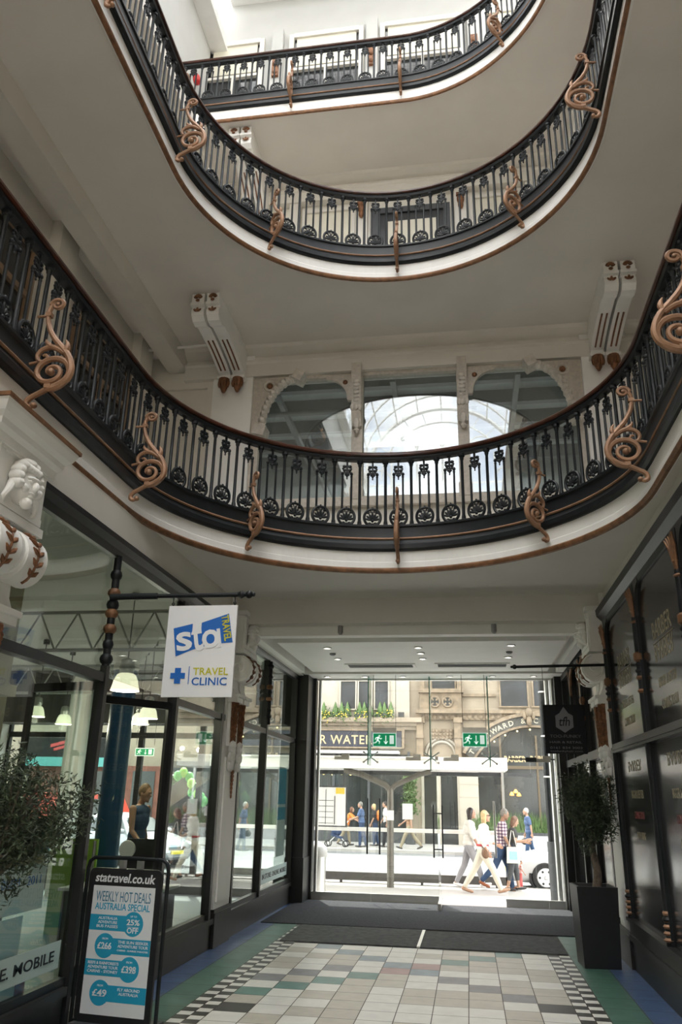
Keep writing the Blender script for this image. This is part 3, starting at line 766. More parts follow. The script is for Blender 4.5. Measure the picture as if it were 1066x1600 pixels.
# ================================================================== consoles under the gallery ceilings
def ceiling_console(xc, yw, ztop, label, depth=1.62, hgt=.78):
    r = thing('ceiling_console', label, 'console', (xc, yw, ztop))
    o = (xc, yw, ztop)
    for s in (-1, 1):
        x = xc+s*.112
        prof = [(0, 0), (-depth, 0), (-depth, -.14), (-depth+.05, -.17), (-depth+.05, -.22), (-depth+.02, -.26), (-depth+.03, -.34), (-depth+.10, -.40), (-depth+.22, -.41), (-depth+.34, -.36)]
        for i in range(9):
            t = i/8; prof.append((-depth+.42+(depth-.56)*t, -.36-(hgt-.36)*(t**1.7)))
        prof += [(-.10, -hgt-.03), (-.10, -hgt-.10), (0, -hgt-.10)]
        b = MB(o); b.prism(prof, lambda u, v, w: (x+w, yw+u, ztop+v), -.092, .092)
        b.box(x-.105, x+.105, yw-depth-.015, yw-depth+.12, ztop-.19, ztop-.15); b.box(x-.108, x+.108, yw-.15, yw, ztop-hgt-.10, ztop-hgt-.05)
        sc_ = b.build('scroll', m_white, r, False)
        b = MB(o)    # gilded leaf on the front block, roundel leaf below it
        for k in range(7):
            a = math.radians(-66+22*k); b.ell((x+.042*math.sin(a), yw-depth-.01, ztop-.085+.050*math.cos(a)), (.018, .018, .030), 6, 5, Euler((0, a, 0)).to_matrix())
        b.ell((x, yw-depth-.02, ztop-.12), (.03, .018, .022)); b.build('gilded_leaf', m_redgold, r); b = MB(o)
        for k in range(3):
            a = math.radians(-50+50*k); b.ell((x+.04*math.sin(a), yw-depth+.0, ztop-.30+.04*math.cos(a)), (.02, .015, .036), 6, 5, Euler((0, a, 0)).to_matrix())
        b.build('gilded_roundel', m_redgold, r)
        b = MB(o)    # red-gold flutes along the sloping underside
        for dx in (-.035, .035):
            pts = []
            for i in range(2, 9):
                t = i/8*.93; pts.append((x+dx, yw-depth+.42+(depth-.56)*t, ztop-.368-(hgt-.36)*(t**1.7)))
            b.tube(pts, .013, 6); b.build('gilded_flute', m_redgold, r); b = MB(o)
        b = MB(o)    # acanthus drop under the foot
        zz = ztop-hgt-.10
        b.lathe([(.085, 0), (.09, -.05), (.07, -.10), (.06, -.15), (.04, -.20), (.02, -.24)], (x, yw-.12, zz), 10)
        for k in range(5):
            a = math.radians(-80+40*k); b.ell((x+.07*math.sin(a), yw-.12-.07*math.cos(a), zz-.08), (.03, .03, .08), 6, 5)
        b.build('acanthus_drop', m_redgold, r)
    return r
ceiling_console(-3.53, YW1-.14, Z2, 'paired white console with gilded leaves, on the pillar beside the thin white pipe', 1.55, .50)
ceiling_console(2.23, YW1-.14, Z2, 'paired white console with gilded leaves, farther from the thin white pipe', 1.55, .50)
ceiling_console(-3.62, YW2-.1, Z3, 'paired white console under the top gallery, glimpsed above the middle railing near its steep side', 1.45, .9)
ceiling_console(2.35, YW2-.1, Z3, 'paired white console glimpsed behind the middle railing curve, on the hair salon side', 1.45, .9)
# ================================================================== left shop (travel)
m_shopwall = M('shop_wall', (.55, .55, .50), .7, var=.08, scale=2)
m_shopfloor = M('shop_floor', (.30, .31, .31), .4, var=.15, scale=3)
m_ycol = M('ochre_column', (.50, .42, .26), .6, var=.12)
m_bluecol = M('blue_column', (.012, .075, .17), .35, var=.1)
m_ltgreen = M('frosted_strip', (.50, .62, .58), .5)
m_inkb = M('black_ink', (.012, .013, .015), .5)
m_cyan = M('poster_blue', (.02, .33, .52), .45)
m_paper = M('poster_white', (.74, .76, .77), .45)
m_white2 = M('sign_white', (.78, .79, .80), .4)
m_signblue = M('sign_blue', (.012, .13, .48), .4)
m_signyel = M('sign_yellow', (.55, .52, .02), .4)

S('floor.003', MB().box(-9.2, XL-.02, 3.0, 15.4, -.2, -.004), m_shopfloor)
S('ceiling.004', MB().box(-9.2, XL-.14, 3.0, 15.25, 3.98, 4.25), m_shopwall)
S('wall_left.003', MB().box(-9.4, -9.2, 3.0, 15.4, 0, 4.2), m_shopwall)
S('wall_left.004', MB().box(-9.2, XL-.14, 2.9, 3.0, 0, 4.2), m_shopwall)
# dark shop fascia and cream strip above it
b = MB(); b.prism([(0, 3.78), (.05, 3.78), (.07, 3.84), (.10, 3.90), (.10, 3.95), (.03, 3.97), (0, 3.97)], lambda u, v, w: (XL-.06+u, w, v), 3.0, 10.2); b.prism([(0, 3.80), (.05, 3.80), (.07, 3.84), (.09, 3.90), (0, 3.90)], lambda u, v, w: (XL-.06+u, w, v), 10.9, 15.2)
S('trim_30', b, m_blackp)
b = MB(); b.box(XL-.16, XL-.02, 3.0, 10.4, 3.97, 4.3); b.box(XL-.16, XL+.1, 10.62, 15.25, 3.88, 4.3); S('wall_left.005', b, m_cream)
# plinth
m_plinth = M('plinth_dark', (.022, .020, .019), .45, var=.3, scale=6)
for k, (ya, yb) in enumerate(((3.0, 6.5), (8.33, 10.2), (10.9, 14.7))):
    b = MB(); b.box(XL-.10, XL-.01, ya, yb, 0, .27); b.box(XL-.10, XL+.02, ya, yb, .27, .33); S('baseboard_left.%03d' % k, b, m_plinth)
def mullion(mb, y, z0, z1, w=.07, x=XL-.04): mb.box(x-.05, x+.05, y-w/2, y+w/2, z0, z1)
def turned_post(y, z0, z1, x, label_parent, mat_g):
    """slim turned shaft with bronze rings at the head of a shopfront mullion"""
    b = MB(); b.cyl((x, y, z0), (x, y, z1), .038, n=10)
    for zz, r_ in ((z0+.12, .055), (z0+.22, .048), ((z0+z1)/2, .052), (z1-.25, .055), (z1-.08, .06)): b.ell((x, y, zz), (r_, r_, .045), 10, 6)
    b.build('turned_shaft', m_black, label_parent)
    b = MB()
    for zz in ((z0+z1)/2-.10, (z0+z1)/2+.08, z1-.40): b.lathe([(.040, -.03), (.056, -.015), (.056, .015), (.040, .03)], (x, y, zz), 10)
    b.build('bronze_collar', mat_g, label_parent)
TZ = 2.69
# near bay 5.6-6.5
def bay(n, ya, yb, zt=3.80, zb=.33, frame_y=()):
    r = SE('window_%d' % n)
    b = MB()
    b.box(XL-.10, XL-.0, ya, yb, TZ-.04, TZ+.035); b.box(XL-.09, XL-.02, ya, yb, zb, zb+.06)
    for y in frame_y: mullion(b, y, zb, zt)
    b.build('frame', m_blackp, r, False)
    b = MB(); b.box(XL-.055, XL-.045, ya, yb, zb+.03, TZ-.05); b.build('pane', m_glassg, r, False)
    b = MB(); b.box(XL-.055, XL-.045, ya, yb, TZ+.05, zt); b.build('transom_pane', m_glassg, r, False)
    return r
w1 = bay(10, 3.0, 6.52)
w2 = bay(11, 8.33, 10.2, frame_y=(8.36, 10.05))
w3 = bay(12, 10.9, 14.68, frame_y=(10.95, 12.45, 14.62))
turned_post(12.45, TZ+.1, 3.78, XL+.01, w3, m_gold)
b = MB(); b.box(XL-.055, XL-.045, 6.55, 8.33, TZ+.02, 3.8)
r = SE('window_13'); b.build('transom_pane', m_glassg, r, False)
# corner post beside the doorway
r = thing('shopfront_post', 'slim black shopfront post with bronze rings at the travel shop doorway', 'post', (XL-.02, 6.56, 0))
b = MB((XL-.02, 6.56, 0)); b.box(XL-.05, XL+.01, 6.53, 6.59, 0, TZ+.1); b.build('shaft', m_blackp, r, False)
b = MB((XL-.02, 6.56, 0)); x = XL-.02
b.cyl((x, 6.56, TZ+.1), (x, 6.56, 3.80), .036, n=10)
for zz, r_ in ((2.85, .06), (2.98, .05), (3.34, .058), (3.62, .055)): b.ell((x, 6.56, zz), (r_, r_, .06), 10, 6)
b.build('turned_head', m_black, r)
for zz in (3.12, 3.26, 3.45):
    b = MB((x, 6.56, 0)); b.lathe([(.04, -.04), (.058, -.015), (.058, .015), (.04, .04)], (x, 6.56, zz), 10); b.build('bronze_ring', m_gold, r)
# head bar over the doorway
# doors, standing open inwards
def glass_door(n, hx, hy, ex, ey, label):
    r = SE('door_%d' % n, label)
    a = Vector((hx, hy, 0)); e = Vector((ex, ey, 0)); d = (e-a).normalized()
    b = MB()
    for p in (a, e): b.bar(p, p+Vector((0, 0, 2.66)), .05, .045, (d.x, d.y, 0))
    for z, h in ((2.63, .075), (.12, .24), (1.05, .05)): b.bar(a+Vector((0, 0, z)), e+Vector((0, 0, z)), .05, h) if z != 1.05 else None
    b.build('door_frame', m_blackp, r, False)
    b = MB(); b.bar(a+Vector((0, 0, 1.4)), e+Vector((0, 0, 1.4)), .01, 2.4); b.build('door_pane', m_glassg, r, False)
    q = a + d*((e-a).length*.9); nx = Vector((-d.y, d.x, 0))
    b = MB(); b.cyl(q+nx*.07+Vector((0, 0, .9)), q+nx*.07+Vector((0, 0, 1.3)), .015, n=8); b.build('door_handle', m_steel, r)
    return r
glass_door(3, XL-.06, 8.30, -3.66, 7.64, 'black framed glass shop door standing ajar')
glass_door(4, XL-.10, 6.64, -3.95, 6.82, 'black framed glass shop door folded back inside')
# black pillar at the glass doors
b = MB(); b.box(-3.22, -2.92, 14.70, 15.42, 0, 4.06); b.box(-3.24, -2.90, 14.66, 15.42, 0, .72); b.box(-2.92, -2.86, 15.2, 15.4, 0, 4.0); S('pillar_black', b, m_blackp)

# ---- shop interior
r = thing('shop_column', 'dark blue round column with a white flared head, inside the travel shop', 'column', (-4.93, 11, 0))
b = MB((-4.93, 11, 0)); b.cyl((-4.93, 11, 0), (-4.93, 11, 3.42), .17, n=20); b.build('shaft', m_bluecol, r)
b = MB((-4.93, 11, 0)); b.lathe([(.17, 0), (.19, .03), (.18, .10), (.24, .2), (.40, .42), (.44, .56)], (-4.93, 11, 3.42), 20); b.build('capital', m_white, r)
b = MB(); b.box(-4.35, -4.15, 6.5, 6.75, 0, 3.98); b.box(-4.40, -4.10, 6.45, 6.80, 2.55, 2.65); tag(b.build('shop_pilaster', m_ycol, smooth=False), 'square ochre pilaster inside the travel shop window', 'column')
b = MB(); b.box(-6.0, -5.7, 8.0, 8.3, 0, 3.98); tag(b.build('shop_pilaster', m_ycol, smooth=False), 'square ochre pilaster deeper inside the travel shop, behind the hanging lamps', 'column')
# steel trusses under the shop ceiling
m_truss = M('truss_grey', (.34, .35, .34), .5)
for k, y in enumerate((5.0, 8.6, 12.6)):
    b = MB()
    for z in (3.30, 3.75): b.cyl((-9.1, y, z), (XL-.25, y, z), .022, n=6)
    for i in range(12): xa = -9.1+.48*i; b.cyl((xa, y, 3.30), (xa+.24, y, 3.75), .012, n=5); b.cyl((xa+.24, y, 3.75), (xa+.48, y, 3.30), .012, n=5)
    tag(b.build('roof_truss', m_truss), 'thin grey steel truss under the travel shop ceiling, %s the street' % ['farthest from', 'midway to', 'nearest'][k], 'truss')
# pendant lamps
m_shade = M('lamp_shade_glow', (.85, .82, .70), .4, emit=(1, .90, .62), estr=.22)
m_bulb = M('bulb_glow', (1, .95, .8), .4, emit=(1, .93, .75), estr=1.5)
def pendant(p, s, label):
    r = thing('pendant_lamp', label, 'pendant lamp', p, 'pendant lamps in the travel shop')
    b = MB(p); b.cyl(p+Vector((0, 0, .30*s)), (p.x, p.y, 3.97), .008, n=5); b.cyl((p.x, p.y, 3.90), (p.x, p.y, 3.97), .05, n=10); b.build('cord', m_inkb, r)
    b = MB(p); b.lathe([(.03*s, .36*s), (.075*s, .34*s), (.085*s, .26*s), (.08*s, .18*s)], p, 14); b.ell(p+Vector((0, 0, .25*s)), (.09*s, .09*s, .09*s), 12, 8); b.build('housing', m_steel, r)
    b = MB(p); pr = [(.07*s, .19*s), (.105*s, .17*s), (.135*s, .11*s), (.15*s, .04*s), (.165*s, -.01*s)]
    b.lathe(pr + [(a-.006, z_) for a, z_ in pr[::-1]], p, 18); b.build('shade', m_shade, r)
    b = MB(p); b.ell(p+Vector((0, 0, .07*s)), .05*s); b.build('bulb', m_bulb, r)
    ld = bpy.data.lights.new('lamp_light', 'POINT'); ld.energy = 6; ld.color = (1, .88, .68); ld.shadow_soft_size = .05; lo = bpy.data.objects.new('lamp_light', ld); COL.objects.link(lo); lo.location = p + Vector((0, 0, -.06))
for (px, py, Y, sc_, lb) in ((195, 1078, 8.6, 1.0, 'largest glowing bell-shaped pendant lamp, beside the blue column'), (231, 1122, 11.6, .9, 'glowing pendant lamp just above the small exit sign in the shop, higher of two'),
                             (218, 1131, 12.4, .9, 'glowing pendant lamp just above the small exit sign in the shop, lower of two'), (99, 1131, 12.4, .8, 'small pendant lamp seen past the doorway post of the travel shop'), (56, 1119, 11.4, .8, 'small pendant lamp seen above the olive tree through the shop window')):
    p = aty(px, py, Y); pendant(p, sc_, lb)
# exit sign maker (green board with running man, arrow and door)
m_exitg = M('exit_green', (.0, .26, .10), .4, emit=(.0, .55, .22), estr=.05)
m_exitw = M('exit_white', (.85, .95, .9), .4, emit=(.8, 1, .9), estr=.10)
def exit_sign(p, w, h, label, zc=None, housing=True, group=None):
    """front faces -Y"""
    r = thing('exit_sign', label, 'exit sign', p, group)
    X, Zu = Vector((1, 0, 0)), Vector((0, 0, 1))
    b = MB(p); b.box(p.x-w/2, p.x+w/2, p.y, p.y+.02, p.z-h/2, p.z+h/2); b.build('edge_plate', m_exitw, r, False)
    b = MB(p); b.box(p.x-w/2+.012, p.x+w/2-.012, p.y-.006, p.y+.0, p.z-h/2+.012, p.z+h/2-.012); b.build('green_panel', m_exitg, r, False)
    b = MB(p); y0 = p.y-.012
    def bar(u0, v0, u1, v1, t): b.bar((p.x+u0*h, y0, p.z+v0*h), (p.x+u1*h, y0, p.z+v1*h), t*h, .006, (0, 1, 0))
    du = w/h
    b.box(p.x+du*.22*h, p.x+du*.40*h, y0-.003, y0+.003, p.z-.30*h, p.z+.32*h)          # doorway
    ac = du*.06
    bar(ac, .30, ac, -.28, .07); bar(ac-.14, -.10, ac, -.28, .07); bar(ac+.14, -.10, ac, -.28, .07)
    mc = -du*.27
    b.ell((p.x+(mc+.10)*h, y0, p.z+.27*h), (.075*h, .004, .075*h), 10, 6)
    bar(mc+.04, .20, mc-.06, -.04, .15); bar(mc+.04, .17, mc-.16, .15, .06); bar(mc-.16, .15, mc-.22, .0, .06); bar(mc+.06, .15, mc+.20, .05, .06); bar(mc+.20, .05, mc+.28, .12, .06)
    bar(mc-.05, -.03, mc+.12, -.14, .08); bar(mc+.12, -.14, mc+.08, -.30, .07); bar(mc-.07, -.05, mc-.16, -.20, .08); bar(mc-.16, -.20, mc-.34, -.24, .07)
    b.build('pictogram', m_exitw, r, False)
    if housing:
        b = MB(p); b.box(p.x-w/2, p.x+w/2, p.y-.03, p.y+.05, p.z+h/2, p.z+h/2+.09); b.build('housing', m_steel, r, False)
    if zc:
        b = MB(p)
        for sx in (-1, 1): b.cyl((p.x+sx*w*.48, p.y+.01, p.z+h/2+.05), (p.x+sx*w*.48, p.y+.01, zc), .004, n=5)
        b.build('wire', m_inkb, r)
    return r
p = aty(226, 1175, 13.4); exit_sign(p, .34, .13, 'small green exit sign inside the travel shop above the tattooed man', housing=False, zc=3.97)
# hanging advert boards near the window; mirror-written in the photograph, seen from behind
b = MB(); p = aty(228, 1173, 13.8)
# desks, screen and round white table top
r = thing('computer_screen', 'black computer screen on the desk behind the folding price board', 'computer screen', aty(228, 1335, 9.6))
p = aty(228, 1335, 9.6); b = MB(p); b.obox(p, (.46, .04, .34)); b.build('screen_shell', m_inkb, r, False)
b = MB(p); b.cyl(p-Vector((0, 0, .17)), p-Vector((0, 0, .33)), .025, n=8); b.lathe([(.12, 0), (.10, .015), (.02, .02)], (p.x, p.y, .72), 14); b.build('stand', m_inkb, r)
r = thing('round_mirror', 'round white disc on a slim stand beside the black computer screen', 'mirror', aty(199, 1327, 9.4))
p = aty(199, 1327, 9.4); b = MB(p); b.lathe([(.0, -.02), (.095, -.018), (.10, 0), (.095, .018), (0, .02)], p, 20, Euler((PI/2, 0, 0)).to_matrix()); b.build('disc', m_white2, r)
b = MB(p); b.cyl((p.x, p.y, p.z-.09), (p.x, p.y, .73), .012, n=8); b.lathe([(.06, 0), (.05, .02)], (p.x, p.y, .722), 12); b.build('stand', m_steel, r)
def desk(x0, x1, y0, y1, label, mat):
    r = thing('desk', label, 'desk', ((x0+x1)/2, (y0+y1)/2, 0)); o = ((x0+x1)/2, (y0+y1)/2, 0)
    b = MB(o); b.box(x0, x1, y0, y1, .69, .72); b.build('desk_top', mat, r, False)
    for xa in (x0+.04, x1-.08):
        b = MB(o); b.box(xa, xa+.04, y0+.05, y1-.05, 0, .69); b.build('leg', m_dgrey, r, False)
desk(-4.6, -3.45, 9.1, 9.9, 'white desk behind the glass beside the folding price board', m_white2)
desk(-6.6, -5.0, 6.9, 7.7, 'white desk deeper inside the travel shop', m_white2)
# lime green panel and blue poster stand glimpsed past the doorway
b = MB(); p = aty(118, 1330, 10.6); b.box(p.x-.30, p.x+.30, p.y, p.y+.04, .0, 1.15); tag(b.build('display_panel', M('lime', (.30, .52, .06), .5), smooth=False), 'lime green display panel standing inside the travel shop', 'display panel')
# window posters in the near bay: hung just behind the glass
def poster(y0, y1, z0, z1, label, bands):
    x = XL-.075
    r = thing('window_poster', label, 'poster', (x, (y0+y1)/2, z0)); o = (x, (y0+y1)/2, z0)
    b = MB(o); b.box(x-.004, x, y0, y1, z0, z1); b.build('sheet', m_paper, r, False)
    for (u0, u1, v0, v1, mt, nm) in bands:
        b = MB(o); b.box(x, x+.003, y0+(y1-y0)*u0, y0+(y1-y0)*u1, z0+(z1-z0)*v0, z0+(z1-z0)*v1); b.build(nm, mt, r, False)
    return r
m_red = M('poster_red', (.45, .05, .05), .5); m_pgreen = M('poster_teal', (.10, .30, .28), .5); m_sand = M('poster_sand', (.45, .36, .2), .5)
pr_ = poster(4.85, 6.10, .92, 1.55, 'white and blue offer poster behind the near travel shop window, below the olive tree', ((0, 1, .62, .88, m_cyan, 'blue_band'), (.05, .95, .50, .58, m_sand, 'sand_band')))
b = MB(); put_text(b, 'US OFF   1,086M   2011', (XL-.070, 5.5, 1.12), (0, 1, 0), (0, 0, 1), .07, 1.05); o_ = b.build('lettering', m_signblue, pr_, False, off=pr_.location)
pr_ = poster(4.4, 6.0, .10, .46, 'teal and red printed poster low behind the near travel shop window', ((.02, .5, .1, .9, m_pgreen, 'teal_field'), (.92, 1, 0, 1, m_red, 'red_edge')))
pr_ = poster(4.7, 5.85, .64, .90, 'photo poster with a red aircraft shape behind the near travel shop window', ((.1, .6, .1, .9, m_pgreen, 'sea_field'), (.45, .60, .25, .85, m_red, 'red_shape')))
# frosted strip with writing
def frosted_strip(y0, y1, z0, z1, txt, label, h):
    r = thing('window_strip', label, 'window strip', (XL-.04, (y0+y1)/2, z0)); o = r.location
    b = MB(o); b.box(XL-.044, XL-.041, y0, y1, z0, z1); b.build('frosted_film', m_ltgreen, r, False)
    b = MB(o); put_text(b, txt, (XL-.039, (y0+y1)/2, (z0+z1)/2), (0, 1, 0), (0, 0, 1), h, (y1-y0)*.92, bold=.012); b.build('lettering', m_inkb, r, False)
frosted_strip(4.15, 6.42, .47, .66, 'IN STORE. ONLINE. MOBILE', 'pale frosted strip with black writing low on the near shop window', .075)
frosted_strip(12.7, 14.5, .46, .66, 'IN STORE. ONLINE. MOBILE', 'pale frosted strip with black writing low on the window beside the black pillar', .075)
b = MB(); p = 1; b.box(XL-.075, XL-.07, 13.7, 14.35, .78, 2.2); r = tag(b.build('window_poster', m_paper, smooth=False), 'tall pale poster in the window beside the black pillar', 'poster')
b = MB(); b.box(XL-.07, XL-.067, 13.72, 14.33, 1.35, 1.55); b.box(XL-.07, XL-.067, 13.72, 14.33, 1.6, 2.18); b.build('blue_field', m_cyan, r, False)

# street windows of the left shop
r = SE('window_14'); b = MB()
for x in (-9.2, -7.6, -6.35, -5.1, -3.9, -3.25): b.box(x-.05, x+.05, 15.22, 15.32, 0, 4.0)
b.box(-9.2, -3.2, 15.22, 15.32, 2.75, 2.85); b.box(-9.2, -3.2, 15.2, 15.34, 0, .35); b.box(-9.2, -3.2, 15.2, 15.34, 3.9, 4.06)
b.build('frame', m_blackp, r, False)
b = MB(); b.box(-9.2, -3.2, 15.265, 15.275, .3, 3.95); b.build('pane', m_glass, r, False)
# dark bulkhead over the street windows, with a service pipe
b = MB(); b.box(-9.15, XL-.2, 14.55, 15.15, 2.98, 3.97); S('ceiling_beam.001', b, M('bulkhead_grey', (.10, .10, .095), .7, var=.3, scale=1.5))
# white post inside at the street window
b = MB(); p = aty(118, 1250, 14.6); b.box(p.x-.16, p.x+.16, 14.2, 14.5, 0, 3.98); tag(b.build('shop_pilaster', m_white, smooth=False), 'white post at the street end of the travel shop', 'column')

# ================================================================== carved pilasters with consoles
def carved_pilaster(side, y0, label, ztop=4.30, cap=False, plinth_h=.42, dz=0.0):
    """side=-1 left wall, +1 right wall; 0.67 m wide; two consoles side by side"""
    xw = XL if side < 0 else XR; s = -side
    yc = y0+.335
    r = thing('carved_pilaster', label, 'pilaster', (xw, yc, 0)); o = (xw, yc, 0)
    X = lambda u: xw+s*u
    def bx(mb, u0, u1, ya, yb, za, zb): mb.box(X(u0), X(u1), ya, yb, za, zb)
    b = MB(o); bx(b, -.12, .0, y0, y0+.67, plinth_h, ztop-.0); bx(b, 0, .02, y0+.06, y0+.61, plinth_h+.08, 2.2); b.build('shaft', m_white, r, False)
    b = MB(o); bx(b, -.12, .03, y0-.01, y0+.68, 0, plinth_h-.04); bx(b, -.12, .015, y0, y0+.67, plinth_h-.04, plinth_h); b.build('plinth', m_plinth, r, False)
    # head block with a carved face
    b = MB(o); bx(b, 0, .16, y0+.02, y0+.65, 3.60, 4.06)
    for za, zb, e in ((3.54, 3.60, .03), (4.06, 4.12, .04)): bx(b, 0, .16+e, y0+.02-e, y0+.65+e, za, zb)
    for q in ((y0+.04, y0+.10), (y0+.57, y0+.63)): bx(b, .155, .185, q[0], q[1], 3.665, 3.975)
    bx(b, .155, .188, y0+.035, y0+.635, 3.98, 4.04); bx(b, .155, .188, y0+.035, y0+.635, 3.61, 3.66)
    b.build('head_block', m_white, r, False)
    b = MB(o); C_ = lambda du, dy, dz: (X(.17+du), yc+dy, 3.80+dz)
    b.ell(C_(.02, 0, 0), (.10, .10, .135), 12, 10)
    b.ell(C_(.115, 0, -.01), (.035, .022, .04), 8, 6); b.ell(C_(.10, 0, .04), (.04, .07, .02), 8, 6)             # nose, brow
    for e in (-1, 1): b.ell(C_(.10, .04*e, .018), (.02, .02, .013), 8, 6); b.ell(C_(.08, .055*e, -.03), (.03, .032, .035), 8, 6)
    b.ell(C_(.098, 0, -.058), (.025, .038, .013), 8, 6); b.ell(C_(.095, 0, -.078), (.022, .03, .012), 8, 6); b.ell(C_(.07, 0, -.12), (.045, .05, .045), 8, 6)
    for k in range(11):
        a = math.radians(-110+22*k); b.ell(C_(.05, .125*math.sin(a), .03+.125*math.cos(a)), (.06, .042, .042), 8, 6)
    for k in range(5): b.ell(C_(.08, -.06+.03*k, .115), (.04, .026, .03), 7, 5)
    for e in (-1, 1):
        q_, r_ = smooth_path([C_(.03, .13*e, -.02), C_(.04, .17*e, -.08), C_(.02, .19*e, -.14), C_(0, .15*e, -.17)], [.03, .026, .02, .012]); b.tube(q_, r_, 9)
    b.build('carved_face', m_white, r)
    # pair of volutes
    for e in (-1, 1):
        ya, yb = yc+e*.165-.125, yc+e*.165+.125
        prof = []
        for i in range(15):
            a = math.radians(80-200*i/14); prof.append((.13+.165*math.cos(a), 3.34+.175*math.sin(a)))
        prof += [(.05, 3.10), (.10, 2.98), (0, 2.98), (0, 3.53)]
        b = MB(o); b.prism(prof, lambda u, v, w: (X(u), w, v), ya, yb)
        for y_ in (ya, yb):
            sp = []
            for i in range(26):
                t = i/25; a = math.radians(80)-2*PI*1.7*t; r_ = .152*(1-t)+.013; sp.append((X(.13+r_*math.cos(a)), y_, 3.34+r_*math.sin(a)))
            b.tube(sp, .016, 6)
        bx(b, 0, .13, ya-.01, yb+.01, 2.90, 2.98); bx(b, 0, .16, ya-.015, yb+.015, 2.96, 3.0)
        b.build('volute', m_white, r, True, 30)
        b = MB(o); y_ = (ya+yb)/2      # red-gold leaf on the roll
        def rl(ang, dy, lift=.0): return Vector((X(.13+(.168+lift)*math.cos(ang)), y_+dy, 3.34+(.178+lift)*math.sin(ang)))
        b.tube([rl(math.radians(62-13*i), .012*math.sin(i*.8)) for i in range(11)], [.006+.0006*i for i in range(11)], 6)
        for k in range(5):
            aa = math.radians(52-24*k); ln = .075-.006*abs(k-1)
            for f in (-1, 1):
                p0_, p1_ = rl(aa, 0), rl(aa+math.radians(16), f*ln)
                b.tube([p0_, p0_.lerp(p1_, .5)+(rl(aa+.1, f*ln*.5, .004)-rl(aa+.1, f*ln*.5)), p1_], [.009, .018, .004], 8)
        b.build('gilded_leaf', m_redgold, r)
        # garland below
        b = MB(o)
        rg = random.Random(3)
        for k in range(30):
            t = k/29; zz = 2.90-.52*t; w_ = .085*(1-.55*t)
            for q in (-1, 0, 1): b.ell((X(.055+.03*(q == 0)-.02*t), y_+q*w_*.8+rg.uniform(-.014, .014), zz+rg.uniform(-.012, .012)), (.034, .018, .034), 6, 5, Euler((rg.uniform(-.9, .9), 0, 0)).to_matrix())
        b.build('garland', m_redgold, r)
        b = MB(o); bx(b, 0, .04, y_-.10, y_+.10, 2.34, 2.92)
        for zz in (2.36, 2.30): b.ell((X(.06), y_, zz), (.05, .085, .06), 8, 6)
        for q in (-1, 1):
            b.ring((X(.06), y_+q*.05, 2.20), .05, .022, 12, 6, (1, 0, 0)); b.ell((X(.05), y_+q*.05, 2.09), (.03, .04, .07), 7, 5)
        b.ell((X(.04), y_, 2.14), (.05, .06, .12), 8, 6)
        b.build('shield_pendant', m_white, r)
    b = MB(o)
    for k in range(7): b.ell((X(.035), yc, 2.02-.05*k), (.030-.003*k, .036-.004*k, .030), 7, 5)
    b.build('bead_drop', m_redgold, r)
    if cap:
        b = MB(o); e0 = [(0, 4.0), (.20, 4.0), (.205, 4.06), (.235, 4.09), (.24, 4.13), (.275, 4.16), (.30, 4.21), (.305, 4.235), (0, 4.235)]
        for (u, z_), (u2, z2_) in zip(e0[1:-1], e0[2:-1]):
            ee, e2 = u-.16, u2-.16
            vs = [(X(0), y0-ee, z_), (X(u), y0-ee, z_), (X(u), y0+.67+ee, z_), (X(0), y0+.67+ee, z_), (X(0), y0-e2, z2_), (X(u2), y0-e2, z2_), (X(u2), y0+.67+e2, z2_), (X(0), y0+.67+e2, z2_)]
            b.add(vs, [(0, 1, 5, 4), (1, 2, 6, 5), (2, 3, 7, 6), (3, 2, 1, 0), (4, 5, 6, 7)])
        b.build('cap_moulding', m_white, r, False)
        b = MB(o); bx(b, 0, .32, y0-.16, y0+.67+.16, 4.235, 4.262); b.build('gilded_edge', m_gold, r, False)
    for ch in r.children:
        if ch.name.split('.')[0] not in ('shaft', 'plinth'): ch.location.z += dz
    return r
carved_pilaster(-1, 4.20, 'white pilaster with carved face and cap, tucked under the lowest railing by the olive tree', ztop=4.1, cap=True, dz=-.12)
carved_pilaster(-1, 10.22, 'white pilaster with carved head and gilded garlands, behind the white hanging sign')
carved_pilaster(1, 10.28, 'white pilaster with carved head and gilded garlands, behind the potted olive tree', plinth_h=.37)

# ================================================================== right shop (dark filmed windows)
m_film = M('dark_window_film', (.014, .015, .016), .12, var=.4, scale=1.1, spec=.35)
m_film2 = M('grey_window_film', (.035, .038, .042), .16, var=.5, scale=.9)
m_goldtxt = M('gold_lettering', (.24, .205, .12), .45, metal=.1, var=.2, scale=20)
m_redtxt = M('red_lettering', (.16, .02, .016), .5)
TR = 2.36
b = MB(); b.prism([(0, 3.86), (-.05, 3.86), (-.06, 3.92), (-.12, 3.98), (-.13, 4.06), (-.02, 4.10), (0, 4.10)], lambda u, v, w: (XR+.06+u, w, v), 3.0, 10.28); S('trim_31', b, m_blackp)
S('wall_right.002', MB().box(XR+.05, XR+.2, 3.0, 10.4, 4.08, 4.3), m_cream)
S('wall_right.003', MB().box(XR+.22, XR+.4, 3.0, 10.9, 0, 4.2), m_dgrey)
b = MB(); b.box(XR-.0, XR+.2, 3.0, 10.28, 0, .30); b.box(XR-.03, XR+.2, 3.0, 10.28, .30, .36); b.box(XR-.045, XR+.2, 3.0, 10.28, .50, .53); b.box(XR-.01, XR+.2, 3.0, 10.28, .36, .50); S('baseboard_right', b, m_blackp)
bays = ((8.42, 10.20), (6.60, 8.28), (4.78, 6.46), (3.0, 4.64))
